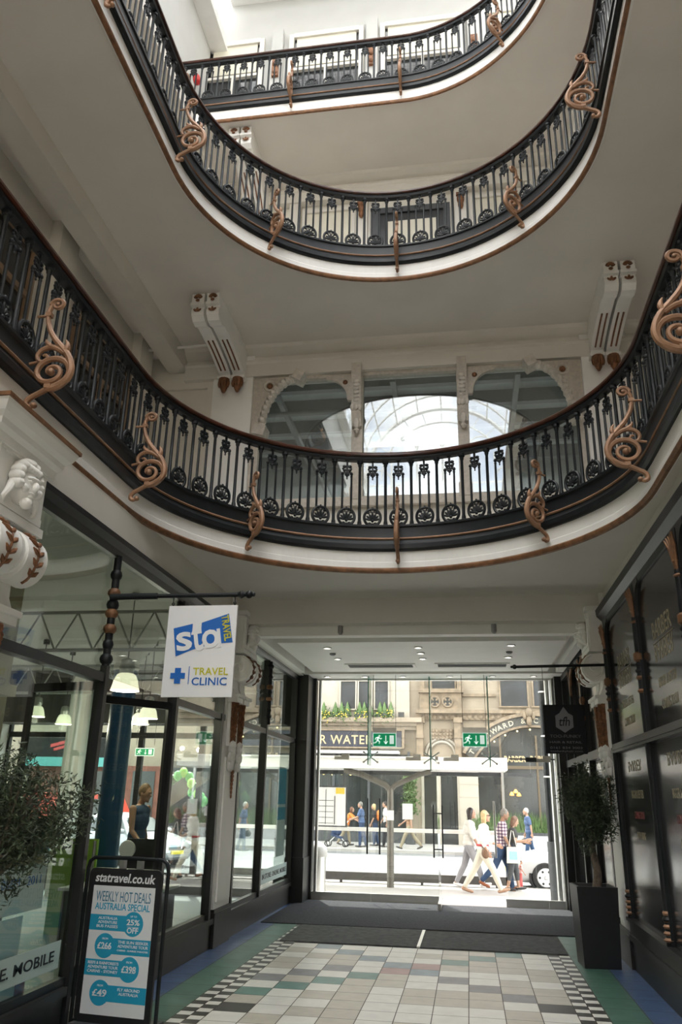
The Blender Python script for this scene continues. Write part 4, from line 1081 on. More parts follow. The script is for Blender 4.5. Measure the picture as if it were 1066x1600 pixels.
for i, (ya, yb) in enumerate(bays):
    r = SE('window_%d' % (15+i))
    b = MB(); b.box(XR+.03, XR+.05, ya-.06, yb+.06, .53, TR-.06); b.build('lower_pane', m_film2, r, False)
    b = MB(); b.box(XR+.03, XR+.05, ya-.06, yb+.06, TR+.06, 3.9); b.build('upper_pane', m_film, r, False)
    b = MB(); b.box(XR-.02, XR+.1, ya-.07, yb+.07, TR-.06, TR+.04); b.box(XR-.035, XR-.02, ya-.07, yb+.07, TR-.03, TR+.0)
    # round-cornered heads of the upper lights
    for yy, d in ((ya, 1), (yb, -1)):
        poly = [(0, 3.9), (0, 3.55)] + [(.22-.22*math.cos(PI/2*k/8), 3.55+.31*math.sin(PI/2*k/8)) for k in range(9)] + [(.22, 3.9)]
        b.prism(poly, lambda u, v, w: (w, yy+d*u, v), XR-.0, XR+.08)
    b.build('frame', m_blackp, r, False)
    Yc = (ya+yb)/2; R_, U_ = (0, -1, 0), (0, 0, 1)
    b = MB()
    put_text(b, 'BARBER', (XR+.0285, Yc-.02, 3.28), R_, U_, .165, .72, bold=.008); put_text(b, 'BARBER', (XR+.0285, Yc-.02, 3.07), R_, U_, .165, .72, bold=.008, flip=True)
    b.box(XR+.024, XR+.028, Yc-.42, Yc+.38, 3.162, 3.168)
    put_text(b, 'BIGGER & BETTER', (XR+.0285, Yc-.02, 2.80), R_, U_, .09, .66); put_text(b, 'COMING SOON', (XR+.0285, Yc-.02, 2.60), R_, U_, .09, .58)
    b.build('lettering', m_goldtxt, r, False)
    b = MB(); put_text(b, 'BARBER', (XR+.0285, Yc-.02, 2.12), R_, U_, .11, .70, bold=.008, flip=True); put_text(b, 'BIGGER & BETTER', (XR+.0285, Yc-.02, 1.83), R_, U_, .085, .62); put_text(b, 'NOW HIRING', (XR+.0285, Yc-.02, 1.42), R_, U_, .07, .42)
    b.build('lower_lettering', m_goldtxt, r, False)
    b = MB(); put_text(b, 'COMING SOON', (XR+.0285, Yc-.02, 1.62), R_, U_, .075, .5); b.build('red_lettering', m_redtxt, r, False)
plab = ['nearest the pilaster', 'second from the pilaster', 'third from the pilaster', 'fourth from the pilaster']
for i, y in enumerate((10.20, 8.35, 6.53, 4.71)):
    r = thing('shopfront_post', 'black turned shopfront post with gilded leaf head on the barber windows, ' + plab[i], 'post', (XR, y, .36)); o = (XR, y, .36)
    b = MB(o); b.cyl((XR, y, .53), (XR, y, TR-.06), .034, n=10); b.cyl((XR, y, TR+.04), (XR, y, 3.55), .034, n=10); b.box(XR-.0, XR+.1, y-.05, y+.05, .53, 3.9)
    for zz in (3.0, 3.06, .75): b.ell((XR, y, zz), (.05, .05, .03), 10, 6)
    b.build('shaft', m_black, r)
    b = MB(o); b.lathe([(.036, -.05), (.055, -.03), (.055, .03), (.036, .05)], (XR, y, 3.14), 10); b.lathe([(.036, -.02), (.05, 0), (.036, .02)], (XR, y, 2.93), 10); b.lathe([(.036, -.02), (.05, 0), (.036, .02)], (XR, y, 2.80), 10); b.build('bronze_ring', m_gold, r)
    b = MB(o)
    for q in (-1, -.5, 0, .5, 1):
        b.tube([(XR-.005, y+q*.012, 3.50), (XR-.015, y+q*.03, 3.62), (XR-.025, y+q*.07, 3.74), (XR-.05, y+q*.13, 3.84)], [.012, .014, .016, .006], 6)
    for zz in (3.50, 3.62): b.lathe([(.034, -.015), (.046, 0), (.034, .015)], (XR, y, zz), 10)
    b.build('gilded_head', m_gold, r)
    b = MB(o)
    for k in range(5): b.lathe([(.036, -.018), (.055-.003*k, 0), (.036, .018)], (XR, y, .58+.055*k), 10)
    b.build('gilded_foot', m_goldb, r)
# passage side right of the pilaster: black panelled shop, recessed
r = SE('window_30'); b = MB()
for y in (11.0, 12.3, 13.6, 14.9): b.box(XR-.02, XR+.1, y-.05, y+.05, .3, 3.9)
b.box(XR-.03, XR+.1, 10.95, 15.0, TR-.06, TR+.05); b.box(XR-.02, XR+.1, 10.95, 15.0, 0, .42); b.box(XR-.02, XR+.1, 10.95, 15.0, 3.8, 4.06)
b.build('frame', m_blackp, r, False)
b = MB(); b.box(XR+.03, XR+.05, 10.95, 15.0, .42, 3.85); b.build('pane', m_film, r, False)
b = MB()
for yy in (11.65, 12.95): put_text(b, 'BARBER', (XR+.024, yy, 1.9), (0, -1, 0), (0, 0, 1), .14, .8, bold=.02); put_text(b, 'BARBER', (XR+.024, yy, 3.05), (0, -1, 0), (0, 0, 1), .16, .8, bold=.02)
b.build('lettering', m_goldtxt, r, False)
for i, y in enumerate((12.3, 13.6)):
    rr_ = thing('shopfront_post', 'black post with gilded fan head between hanging sign and doors, %s' % ['nearer the sign', 'nearer the doors'][i], 'post', (XR-.03, y, 2.4)); o = (XR-.03, y, 2.4)
    b = MB(o); b.cyl((XR-.03, y, 2.4), (XR-.03, y, 3.8), .032, n=10); b.build('shaft', m_black, rr_)
    b = MB(o); b.lathe([(.036, -.06), (.055, -.03), (.055, .03), (.036, .06)], (XR-.03, y, 3.15), 10); b.lathe([(.036, -.03), (.05, 0), (.036, .03)], (XR-.03, y, 2.9), 10)
    b.build('bronze_collar', m_gold, rr_)
    for q in (-1, 1):
        b = MB(o); b.tube([(XR-.03, y, 3.35), (XR-.03, y+q*.03, 3.55), (XR-.03, y+q*.12, 3.72), (XR-.03, y+q*.26, 3.79)], [.03, .028, .026, .02], 6); b.build('gilded_spray', m_gold, rr_)
S('wall_right.004', MB().box(XR+.2, XR+.4, 10.9, 15.4, 0, 4.2), m_dgrey)
b = MB(); b.box(1.62, 1.78, 15.0, 15.4, 0, 4.0); S('pillar_black.001', b, m_blackp)
# ================================================================== glass entrance
YG = YD
r = SE('window_40')
b = MB()
for xa, xb in ((-2.90, -1.78), (-1.78, -.52)): b.box(xa+.004, xb-.004, YG-.006, YG+.006, .13, 2.45)
for xa, xb in ((.62, 1.12), (1.12, 1.62)): b.box(xa+.004, xb-.004, YG-.006, YG+.006, .13, 2.45)
for xa, xb in ((-2.90, -1.80), (-1.80, -.66), (-.66, .40), (.40, 1.62)): b.box(xa+.004, xb-.004, YG-.006, YG+.006, 2.46, 3.90)
b.build('pane', m_glass, r, False)
b = MB(); b.box(-2.90, -1.78, YG-.035, YG+.035, .0, .13); b.box(-1.775, -.56, YG-.035, YG+.035, .0, .13); b.build('bottom_rail', m_steel, r, False)
b = MB(); b.box(.58, 1.30, YG-.035, YG+.035, .0, .13); b.box(1.305, 1.62, YG-.035, YG+.035, .0, .13); b.build('bottom_rail', m_steel, r, False)
b = MB(); b.box(-2.92, 1.64, YG-.03, YG+.03, 3.87, 3.92); b.build('top_channel', m_steel, r, False)
b = MB(); b.cyl((-2.80, YG+.02, 0), (-2.80, YG+.02, 3.9), .03, n=10); b.cyl((1.60, YG-.02, 0), (1.60, YG-.02, 3.9), .03, n=10); b.cyl((1.52, YG+.12, 0), (1.52, YG+.12, 3.9), .05, n=12); b.build('steel_post', m_steel, r)
for x in (-1.80, -.66, .40):
    b = MB(); b.box(x-.009, x+.009, YG-.46, YG-.02, 2.30 if x != -.66 else 2.22, 3.88); b.build('glass_fin', m_glassfin, r, False)
    b = MB()
    for sx in (-1, 1):
        for sz in (-1, 1):
            b.cyl((x, YG-.05, 2.45), (x+sx*.13, YG-.03, 2.45+sz*.09), .011, n=6); b.cyl((x+sx*.13, YG-.045, 2.45+sz*.09), (x+sx*.13, YG+.02, 2.45+sz*.09), .02, n=8)
    b.build('spider_fitting', m_steel, r)
for x in (-2.35, -1.0, -.30, 1.35):
    b = MB(); b.box(x-.14, x+.14, YG-.02, YG+.02, 2.40, 2.46); b.box(x+.0, x+.14, YG-.02, YG+.02, 2.46, 2.51); b.build('patch_fitting', m_steel, r, False)
b = MB(); b.cyl((.75, YG, 2.45), (1.62, YG, 2.45), .012, n=6); b.box(1.05, 1.24, YG-.03, YG+.03, 2.40, 2.48); b.build('door_closer', m_dgrey, r)
# door leaf standing open into the passage, edge towards the camera
r = SE('door_5', 'frameless glass door leaf standing open into the passage')
dx = -.54
b = MB(); b.box(dx-.006, dx+.006, YG-.90, YG-.02, .10, 2.42); b.build('door_pane', m_glass, r, False)
b = MB(); b.box(dx-.025, dx+.025, YG-.92, YG-.02, .015, .11); b.box(dx-.022, dx+.022, YG-.90, YG-.60, 2.38, 2.44); b.build('patch_rail', m_steel, r, False)
b = MB()
for sx in (-1, 1): b.cyl((dx+sx*.075, YG-.80, .80), (dx+sx*.075, YG-.80, 1.64), .013, n=8)
for z in (.93, 1.50): b.cyl((dx-.075, YG-.80, z), (dx+.075, YG-.80, z), .010, n=6)
b.build('door_handle', m_dgrey, r)
for i, (px, lb) in enumerate(((574, 0), (593.5, 0), (774, 1))):
    p = aty(px, 1305, YG-.08)
    rr_ = SE('door_%d' % (6+i), ['frameless glass door with a long vertical bar handle, beside the bus stop map', 'frameless glass door with a long vertical bar handle, in front of the forked shelter post', 'frameless glass door with a steel bar handle, in front of the walkers'][i])
    b = MB(); b.cyl((p.x, p.y, .78), (p.x, p.y, 1.72), .016, n=8)
    for z in (.9, 1.6): b.cyl((p.x, p.y, z), (p.x, YG, z), .010, n=6)
    b.build('door_handle', m_dgrey if i < 2 else m_steel, rr_)
p = aty(601, 1156, 14.75); exit_sign(p, .43, .245, 'green exit sign hung before the glass, on the planters side', zc=3.9)
p = aty(742, 1156, 14.75); exit_sign(p, .43, .245, 'green exit sign hung before the glass, on the arched shop sign side', zc=3.9)
# paper notices taped on the glass: thin sheets that let some light through
m_thin = bpy.data.materials.new('thin_paper'); m_thin.use_nodes = True
_n = m_thin.node_tree.nodes; _l = m_thin.node_tree.links; _m = _n.new('ShaderNodeMixShader'); _t = _n.new('ShaderNodeBsdfTranslucent'); _t.inputs['Color'].default_value = (.85, .85, .84, 1)
_n['Principled BSDF'].inputs['Base Color'].default_value = (.8, .8, .8, 1); _m.inputs['Fac'].default_value = .6; _l.new(_n['Principled BSDF'].outputs[0], _m.inputs[1]); _l.new(_t.outputs[0], _m.inputs[2]); _l.new(_m.outputs[0], _n['Material Output'].inputs['Surface'])
for (px, py, w_, h_, lb) in ((610, 1274, .13, .17, 'small white notice on the glass over the forked shelter post'), (637, 1268, .19, .27, 'larger white notice on the glass right of the forked shelter post')):
    p = aty(px, py, YG-.02); b = MB(); b.box(p.x-w_/2, p.x+w_/2, YG-.012, YG-.008, p.z-h_/2, p.z+h_/2); tag(b.build('paper_notice', m_thin, smooth=False), lb, 'notice')

# ================================================================== hanging signs
# white travel sign on its iron bracket
pA = aty(190, 925, 6.5); pB = aty(386, 929, 6.5); YS = 6.5
r = thing('sign_bracket', 'black iron bracket arm carrying the white hanging sign', 'bracket', (XL, YS, pB.z)); o = (XL, YS, pB.z)
b = MB(o); b.cyl((XL-.02, YS, pB.z), (pB.x, YS, pB.z), .020, n=10); b.cyl((XL-.02, YS, pB.z), (XL+.42, YS, pB.z), .030, n=10); b.build('arm', m_black, r)
b = MB(o); b.ell((pB.x+.02, YS, pB.z), (.035, .035, .035)); b.ell((pB.x+.06, YS, pB.z), (.018, .02, .02)); b.lathe([(.02, -.03), (.035, 0), (.02, .03)], (pB.x-.05, YS, pB.z), 10, Euler((0, PI/2, 0)).to_matrix()); b.build('finial', m_black, r)
sx0, sx1, sz0, sz1 = -2.57, -1.945, 2.515, 3.305
tilt = math.radians(1.0)
r = thing('hanging_sign', 'white hanging sign with slanted blue logo and blue cross', 'hanging sign', ((sx0+sx1)/2, YS, sz1)); o = Vector(((sx0+sx1)/2, YS, sz1))
b = MB(o); b.box(sx0, sx1, YS-.012, YS+.012, sz0, sz1); b.build('board', m_white2, r, False)
b = MB(o)
for x in (sx0+.03, sx1-.03): b = MB(o); b.cyl((x, YS, sz1-.01), (x, YS, pB.z), .005, n=5); b.ring((x, YS, sz1+.02), .012, .004, 10, 5, (0, 1, 0)); b.build('hanger', m_black, r)
W_, H_ = sx1-sx0, sz1-sz0
def sp(u, v, d=0): return Vector((sx0+u*W_, YS-.0125-d, sz1-v*H_))
b = MB(o)   # blue tilted banner
for poly in (((.095, .255), (.37, .205), (.37, .50), (.16, .565)), ((.37, .30), (.50, .275), (.50, .465), (.37, .50)), ((.50, .195), (.885, .095), (.965, .415), (.70, .43), (.50, .465))):
    b.prism([(u, v) for u, v in poly], lambda u, v, w: sp(u, v, w), -.002, .003)
b.build('logo_banner', m_signblue, r, False)
b = MB(o)
up_ = Vector((math.sin(math.radians(7)), 0, math.cos(math.radians(7)))); rt_ = Vector((math.cos(math.radians(7)), 0, -math.sin(math.radians(7))))
rt2 = Vector((.985, 0, .17)); up2 = Vector((-.17, 0, .985))
put_text(b, 's', sp(.265, .40, .005), rt2, up2, .165, .14, bold=.02); put_text(b, 't', sp(.45, .355, .005), rt2, up2, .245, .10, bold=.02); put_text(b, 'o', sp(.645, .375, .005), rt2, up2, .165, .155, bold=.02); c_ = sp(.768, .365, .005); b.bar(c_-up2*.082, c_+up2*.082, .030, .005, (0, 1, 0))
b.build('logo_letters', m_white2, r, False)
b = MB(o); d_ = Vector((.20, 0, -.98)); put_text(b, 'TRAVEL', sp(.865, .255, .006), d_, Vector((.98, 0, .20)), .066, .225, bold=.02); b.build('yellow_lettering', m_signyel, r, False)
b = MB(o); c_ = sp(.215, .775, .002); b.box(c_.x-.065, c_.x-.026, c_.y-.003, c_.y, c_.z-.024, c_.z+.024); b.box(c_.x+.026, c_.x+.065, c_.y-.003, c_.y, c_.z-.024, c_.z+.024); b.box(c_.x-.026, c_.x+.026, c_.y-.003, c_.y, c_.z-.066, c_.z+.066); c_ = sp(.375, .77, .002); b.box(c_.x-.002, c_.x+.002, c_.y-.003, c_.y, c_.z-.075, c_.z+.075); b.build('blue_cross', m_signblue, r, False)
b = MB(o); put_text(b, 'TRAVEL', sp(.68, .728, .003), (1, 0, 0), (0, 0, 1), .062, .31, bold=.012); b.build('yellow_lettering', m_signyel, r, False)
b = MB(o); put_text(b, 'CLINIC', sp(.67, .835, .003), (1, 0, 0), (0, 0, 1), .066, .31, bold=.012); b.build('blue_lettering', m_signblue, r, False)
# black hair salon sign
YH = 10.2
p1 = aty(806, 1042, YH); zr = p1.z
r = thing('sign_bracket', 'black iron bracket arm carrying the black hanging sign', 'bracket', (XR, YH, zr)); o = (XR, YH, zr)
b = MB(o); b.cyl((p1.x, YH, zr), (XR-.0, YH, zr+.02), .018, n=10); b.build('arm', m_black, r)
b = MB(o); b.ell((p1.x-.015, YH, zr), (.03, .03, .03)); b.ell((p1.x-.05, YH, zr), (.018, .016, .016)); b.build('finial', m_black, r)
hx0, hx1, hz0, hz1 = .945, 1.435, 2.285, 2.865
m_charc = M('sign_charcoal', (.008, .008, .009), .7, spec=.2); m_signgrey = M('sign_grey', (.10, .10, .105), .5); m_signgrey2 = M('sign_grey_dim', (.05, .05, .052), .5)
r = thing('hanging_sign', 'black hanging sign with grey salon lettering, above the potted olive tree', 'hanging sign', ((hx0+hx1)/2, YH, hz1)); o = Vector(((hx0+hx1)/2, YH, hz1))
b = MB(o); b.box(hx0, hx1, YH-.012, YH+.012, hz0, hz1); b.build('board', m_charc, r, False)
b = MB(o)
for x in (hx0+.02, hx1-.02): b = MB(o); b.cyl((x, YH, hz1-.01), (x, YH, zr+.01), .003, n=5); b.build('hanger', m_black, r)
hc = (hx0+hx1)/2
b = MB(o); poly = [(.0, .175)]
for i in range(1, 12):
    a = PI/2-2*PI*i/12; rr2 = (.135 if i % 2 == 0 else .115); poly.append((rr2*math.cos(a)*.9, rr2*math.sin(a)))
b.prism(poly, lambda u, v, w: (hc+u, YH-.0125-w, hz1-.20+v), 0, .003); b.build('emblem', m_signgrey, r, False)
b = MB(o); put_text(b, 'tfh', (hc, YH-.018, hz1-.20), (1, 0, 0), (0, 0, 1), .11, .13, bold=.01, shear=.2); b.build('emblem_letters', m_charc, r, False)
b = MB(o); put_text(b, 'TOO-FUNKY', (hc, YH-.015, hz1-.375), (1, 0, 0), (0, 0, 1), .036, .37, bold=.015); b.build('name_lettering', m_signgrey2, r, False)
b = MB(o); put_text(b, 'HAIR & RETAIL', (hc, YH-.015, hz1-.445), (1, 0, 0), (0, 0, 1), .026, .38); put_text(b, '0161 834 3003', (hc, YH-.015, hz1-.510), (1, 0, 0), (0, 0, 1), .026, .38); put_text(b, 'toofunkyhair.com', (hc, YH-.015, hz1-.552), (1, 0, 0), (0, 0, 1), .028, .38); b.build('contact_lettering', m_signgrey, r, False)

# ================================================================== folding price board
ba = math.radians(-7)
bc = Vector((-2.76, 6.62, 0)); BW, BH = .73, 1.21
r = thing('price_board', 'black framed pavement board listing weekly travel offers', 'pavement board', bc, rz=ba)
lean = .0
def bp(u, v, d=0):   # u from -.5 to .5, v height 0..1 ; local
    return Vector((u*BW, lean*(v-.5)*BH*1.0 - d, .03 + v*BH))
b = MB()
def rrect(w, h, rad, n=6):
    pts = []
    for cx_, cy_, a0 in ((w/2-rad, h/2-rad, 0), (-w/2+rad, h/2-rad, 90), (-w/2+rad, -h/2+rad, 180), (w/2-rad, -h/2+rad, 270)):
        for i in range(n+1): a = math.radians(a0+90*i/n); pts.append((cx_+rad*math.cos(a), cy_+rad*math.sin(a)))
    return pts
# outer tube loop and its rear twin
loop = [bp(-.5, 0), bp(-.5, .5), bp(-.5, .93), bp(-.48, .975), bp(-.43, .995), bp(0, 1.0), bp(.43, .995), bp(.48, .975), bp(.5, .93), bp(.5, .5), bp(.5, 0)]
b.tube(loop, .016, 8); b.tube([bp(-.5, .04), bp(.5, .04)], .014, 8); fr_ = b.build('tube_frame', m_black, r)
PC = (.0, .485)
def pp(x, y, d=0): return Vector((x, lean*(PC[1]-.5+y/BH)*BH - .012 - d, .03 + PC[1]*BH + y))
pw, ph = .655, 1.09
b = MB(); b.prism(rrect(pw, ph, .05), lambda u, v, w: pp(u, v, w), -.012, .012); b.build('panel', m_blackp, r, False)
b = MB(); shw, shh, sho = .555, .90, -.035; b.prism(rrect(shw, shh, .004), lambda u, v, w: pp(u, v+sho, w), .0125, .0145); b.build('poster_sheet', m_paper, r, False)
R_ = Vector((1, 0, 0)); U_ = (pp(0, .1)-pp(0, 0)).normalized()
b = MB(); put_text(b, 'statravel.co.uk', pp(0, .475, .014), R_, U_, .068, .54, bold=.02, shear=.15); b.build('heading', m_white2, r, False)
def P_(u, v, d=.0155): return pp((u-.5)*shw, sho+(.5-v)*shh, d)
b = MB()
put_text(b, 'WEEKLY HOT DEALS', P_(.5, .085), R_, U_, .075, .49); b.build('slogan', m_inkb if False else M('poster_inkblue', (.05, .20, .30), .5), r, False)
b = MB(); put_text(b, 'AUSTRALIA SPECIAL', P_(.5, .165), R_, U_, .050, .49, bold=.015)
b.build('subtitle', m_cyan, r, False)
rows = [(.295, 0, 'AUSTRALIA', 'ADVENTURE', 'BUS PASSES', '25%', 'OFF'), (.475, 1, 'THE SUN SEEKER', 'ADVENTURE TOUR', 'CAIRNS - SUNRISE PARADISE', '£266', ''), (.645, 0, 'REEFS & RAINFORESTS', 'ADVENTURE TOUR', 'CAIRNS - SYDNEY', '£398', ''), (.835, 1, 'FLY AROUND', 'AUSTRALIA', '', '£49', '')]
for v, side, l1, l2, l3, pr1, pr2 in rows:
    b = MB(); t_ = MB(); n_ = MB()
    cu = .70 if side == 0 else .28
    x0_, x1_ = (.0, cu) if side == 0 else (cu, 1.0)
    b.prism([(x0_, v-.062), (x1_, v-.062), (x1_, v+.062), (x0_, v+.062)], lambda u, w, d: P_(u, w, .0145+d), 0, .0012)
    b.prism([((cu*shw+.088*math.cos(2*PI*i/28))/shw, (v*shh+.088*math.sin(2*PI*i/28))/shh) for i in range(28)], lambda u, w, d: P_(u, w, .0145+d), 0, .0018)
    tu = .29 if side == 0 else .73
    for k, l in enumerate((l1, l2, l3)):
        if l: put_text(t_, l, P_(tu, v-.036+.032*k, .0175), R_, U_, .020 if len(l) < 20 else .012, min(.27, .019*len(l)), bold=.01)
    if pr2: put_text(n_, 'UP TO', P_(cu, v-.060, .0175), R_, U_, .014); put_text(n_, pr1, P_(cu, v-.014, .0175), R_, U_, .042, .115, bold=.02); put_text(n_, pr2, P_(cu, v+.050, .0175), R_, U_, .040, .10, bold=.02)
    else: put_text(n_, 'FROM', P_(cu, v-.055, .0175), R_, U_, .014); put_text(n_, pr1, P_(cu, v-.0, .0175), R_, U_, .048, .125, bold=.02)
    n_.prism([((cu*shw-.05)/shw, v+.022), ((cu*shw+.05)/shw, v+.022), ((cu*shw+.05)/shw, v+.025), ((cu*shw-.05)/shw, v+.025)], lambda u, w, d: P_(u, w, .0165+d), 0, .001)
    b.build('price_banner', m_cyan, r, False); t_.build('offer_lettering', m_white2, r, False); n_.build('price_lettering', m_white2, r, False)
b = MB(); b.obox((0, .06, .05), (BW*.9, .30, .05)); b.build('weighted_base', m_dgrey, r, False)
for sx in (-1, 1):
    b = MB(); b.box(sx*.08-.02, sx*.08+.02, .03, .08, 1.15, 1.235); b.build('clip', m_steel, r, False)

# ================================================================== potted olive trees
m_pot = M('planter_black', (.013, .014, .016), .45, var=.2, scale=5)
m_soil = M('soil', (.03, .022, .016), .95, bump=.6, bscale=30)
m_bark = M('olive_bark', (.16, .125, .095), .85, var=.45, scale=24, bump=.6, bscale=50)
m_leaf = M('olive_leaf', (.060, .085, .040), .55, var=.55, scale=9, col2=(.022, .036, .020))
def olive(pos, rz, seed, ph, ptw, pbw, th, cr, label, nleaf=4200, twigs=16, reach=1.0, leafl=(.035, .06), shift=(0, 0)):
    rg = random.Random(seed)
    r = thing('potted_olive_tree', label, 'potted tree', pos, rz=rz)
    b = MB(); a, c = pbw/2, ptw/2
    vs = [(-a, -a, 0), (a, -a, 0), (a, a, 0), (-a, a, 0), (-c, -c, ph), (c, -c, ph), (c, c, ph), (-c, c, ph), (-c+.03, -c+.03, ph), (c-.03, -c+.03, ph), (c-.03, c-.03, ph), (-c+.03, c-.03, ph), (-c+.04, -c+.04, ph-.06), (c-.04, -c+.04, ph-.06), (c-.04, c-.04, ph-.06), (-c+.04, c-.04, ph-.06)]
    fs = [(3, 2, 1, 0)]
    for k in range(3):
        q = 4*k
        for i in range(4): j = (i+1) % 4; fs.append((q+i, q+j, q+4+j, q+4+i))
    b.add(vs, fs); b.build('planter', m_pot, r, False)
    b = MB(); b.box(-c+.04, c-.04, -c+.04, c-.04, ph-.10, ph-.055); b.build('soil', m_soil, r, False)
    b = MB(); top = Vector((.06+shift[0]*.7, .02+shift[1]*.7, th-.05)); base = Vector((.03, 0, ph-.08))
    pts = [base.lerp(top, t)+Vector((.03*math.sin(5*t), .02*math.sin(4*t+1), 0)) for t in [i/8 for i in range(9)]]
    b.tube(pts, [.055-.018*t/8 for t in range(9)], 10)
    tips = []
    C = Vector((.03+shift[0], shift[1], th+cr[2]*.75))
    for i in range(twigs):
        d = Vector((rg.gauss(0, 1), rg.gauss(0, 1), rg.gauss(.25, .9))).normalized()
        e = C + Vector((d.x*cr[0], d.y*cr[1], d.z*cr[2]))*rg.uniform(.55, .95)
        m_ = top.lerp(e, .5)+Vector((rg.uniform(-.05, .05), rg.uniform(-.05, .05), .03))
        b.tube([top-Vector((0, 0, .05)), m_, e], [.014, .009, .004], 5); tips.append((top, m_, e))
    b.build('trunk', m_bark, r)
    b = MB()
    for i in range(nleaf):
        if i % 5 < 3:
            d = Vector((rg.gauss(0, 1), rg.gauss(0, 1), rg.gauss(0, 1))).normalized(); rad = rg.random()**.40
            k = 1+.18*math.sin(3.1*d.x*2+seed)+.15*math.sin(5*d.z+2*d.y)
            p = C + Vector((d.x*cr[0], d.y*cr[1], d.z*cr[2]))*rad*k
        else:
            t0, m0, e0 = tips[i % len(tips)]; t = rg.random(); p = m0.lerp(e0 + (e0-m0)*.45*reach, t) + Vector((rg.gauss(0, .035), rg.gauss(0, .035), rg.gauss(0, .035)))
        ax = Vector((rg.gauss(0, 1), rg.gauss(0, 1), rg.gauss(.2, .8))).normalized(); sd = ax.orthogonal().normalized(); sd = (Matrix.Rotation(rg.uniform(0, 6.28), 3, ax) @ sd)
        L = rg.uniform(*leafl); w = L*.12; nm = ax.cross(sd)*w*.5
        b.add([p, p+ax*L*.5+sd*w+nm, p+ax*L, p+ax*L*.5-sd*w+nm], [(0, 1, 2), (0, 2, 3)])
    b.build('foliage', m_leaf, r, False)
    return r
olive((1.40, 10.42, 0), math.radians(4), 3, .83, .46, .40, 1.36, (.31, .34, .44), 'potted olive tree in a tall black planter below the black hanging sign', 9500, 22, .8, (.04, .068))
olive((-2.74, 3.95, 0), 0, 8, .83, .46, .40, 1.36, (.34, .36, .34), 'potted olive tree at the frame edge before the travel shop window', 9500, 30, 1.5, (.028, .052), (.32, .12))
# ================================================================== the street outside
m_pave = M('pavement_stone', (.36, .345, .325), .8, var=.15, scale=1.5, bump=.2, bscale=20)
m_road = M('asphalt', (.16, .163, .168), .85, var=.2, scale=2, bump=.3, bscale=60)
m_kerb = M('kerb_stone', (.10, .095, .09), .8, var=.2)
m_sand1 = M('sandstone', (.27, .228, .172), .8, var=.22, scale=1.2, bump=.3, bscale=12)
m_sand2 = M('sandstone_pale', (.36, .33, .275), .8, var=.14, scale=1.0)
m_sand3 = M('sandstone_carved', (.23, .18, .125), .85, var=.35, scale=4, bump=.5, bscale=14)
m_navy = M('navy_fascia', (.022, .024, .036), .4)
m_gilt = M('gilt_letters', (.42, .33, .19), .4, metal=.1)
m_fglass = M('facade_glass', (.035, .042, .05), .08, var=.6, scale=.6)
m_sglass = M('shop_dark', (.030, .035, .036), .15, var=.6, scale=.7)
m_leafg = M('bright_leaf', (.075, .14, .035), .6, var=.4, scale=8)
m_flower = M('flower_yellow', (.75, .55, .08), .6)
S('pavement', MB().box(-26, 18, 15.4, 21.6, GZ-.3, GZ), m_pave)
S('threshold', MB().box(-3.0, 1.8, 15.3, 15.6, GZ-.1, -.02), m_pave)
S('road', MB().box(-40, 30, 21.7, 34.0, GZ-.4, GZ-.10), m_road)
S('pavement.001', MB().box(-40, 30, 34.0, 39.6, GZ-.3, GZ+.0), m_pave)
S('kerb', MB().box(-26, 18, 21.55, 21.75, GZ-.3, GZ+.005), m_kerb)
FY = 39.5
m_cred0 = M('mark_red', (.40, .03, .03), .5); m_teal = M('awning_teal', (.06, .26, .25), .6)
def fp(px, py, d=0): return aty(px, py, FY-d)
def fbox(mb, xa, ya, xb, yb, d0, d1):
    """a box on the facade between photograph points; d0/d1 = distance in front of the wall"""
    mx_, my_ = (xa+xb)/2, (ya+yb)/2
    l, r_ = fp(xa, my_), fp(xb, my_); t, bt = fp(mx_, ya), fp(mx_, yb)
    return mb.box(l.x, r_.x, FY-d1, FY-d0, bt.z, t.z)
S('wall_facade', MB().box(-45, 28, FY, FY+1.0, GZ, 13.5), m_sand1)
b = MB(); fbox(b, 380, 1000, 640, 1136, 0, .12); S('wall_facade.001', b, m_sand2)
b = MB(); fbox(b, 715, 1000, 1000, 1110, 0, .10); S('wall_facade.002', b, m_sand1)
# upper windows
def fwin(n, xa, ya, xb, yb, d=.12):
    r = SE('window_%d' % n); b = MB(); fbox(b, xa, ya, xb, yb, d, d+.02); b.build('pane', m_fglass, r, False)
    b = MB(); w = 2.2
    for q in ((xa-w, ya, xa, yb+w), (xb, ya, xb+w, yb+w), (xa-w, yb, xb+w, yb+w), (xa, ya+(yb-ya)*.55, xb, ya+(yb-ya)*.55+1.5)): fbox(b, *q, d-.02, d+.10)
    b.build('frame', m_sand2 if xa < 640 else m_sand3, r, False)
for k, q in enumerate(((534, 1010, 556.5, 1108), (562, 1010, 581, 1108), (587, 1010, 607, 1108), (675, 1010, 710, 1083), (781, 1010, 822, 1104), (832, 1010, 862, 1104), (410, 1010, 445, 1106), (350, 1010, 385, 1106))): fwin(50+k, *q)
b = MB(); fbox(b, 380, 1122, 660, 1129, 0, .55); fbox(b, 380, 1129, 660, 1134, 0, .35); fbox(b, 380, 1134, 660, 1140, 0, .2); S('trim_60', b, m_sand1)
b = MB(); fbox(b, 650, 1111, 1000, 1116, 0, .4); fbox(b, 650, 1116, 1000, 1126, 0, .2); fbox(b, 715, 1085, 775, 1089, 0, .22); S('trim_61', b, m_sand3)
b = MB()
for k in range(24): p = fp(662+9*k, 1120.5, .2); b.ell(p, (.11, .08, .13), 8, 6)
b.build('frieze_carving', m_sand3, bpy.data.objects['trim_61'])
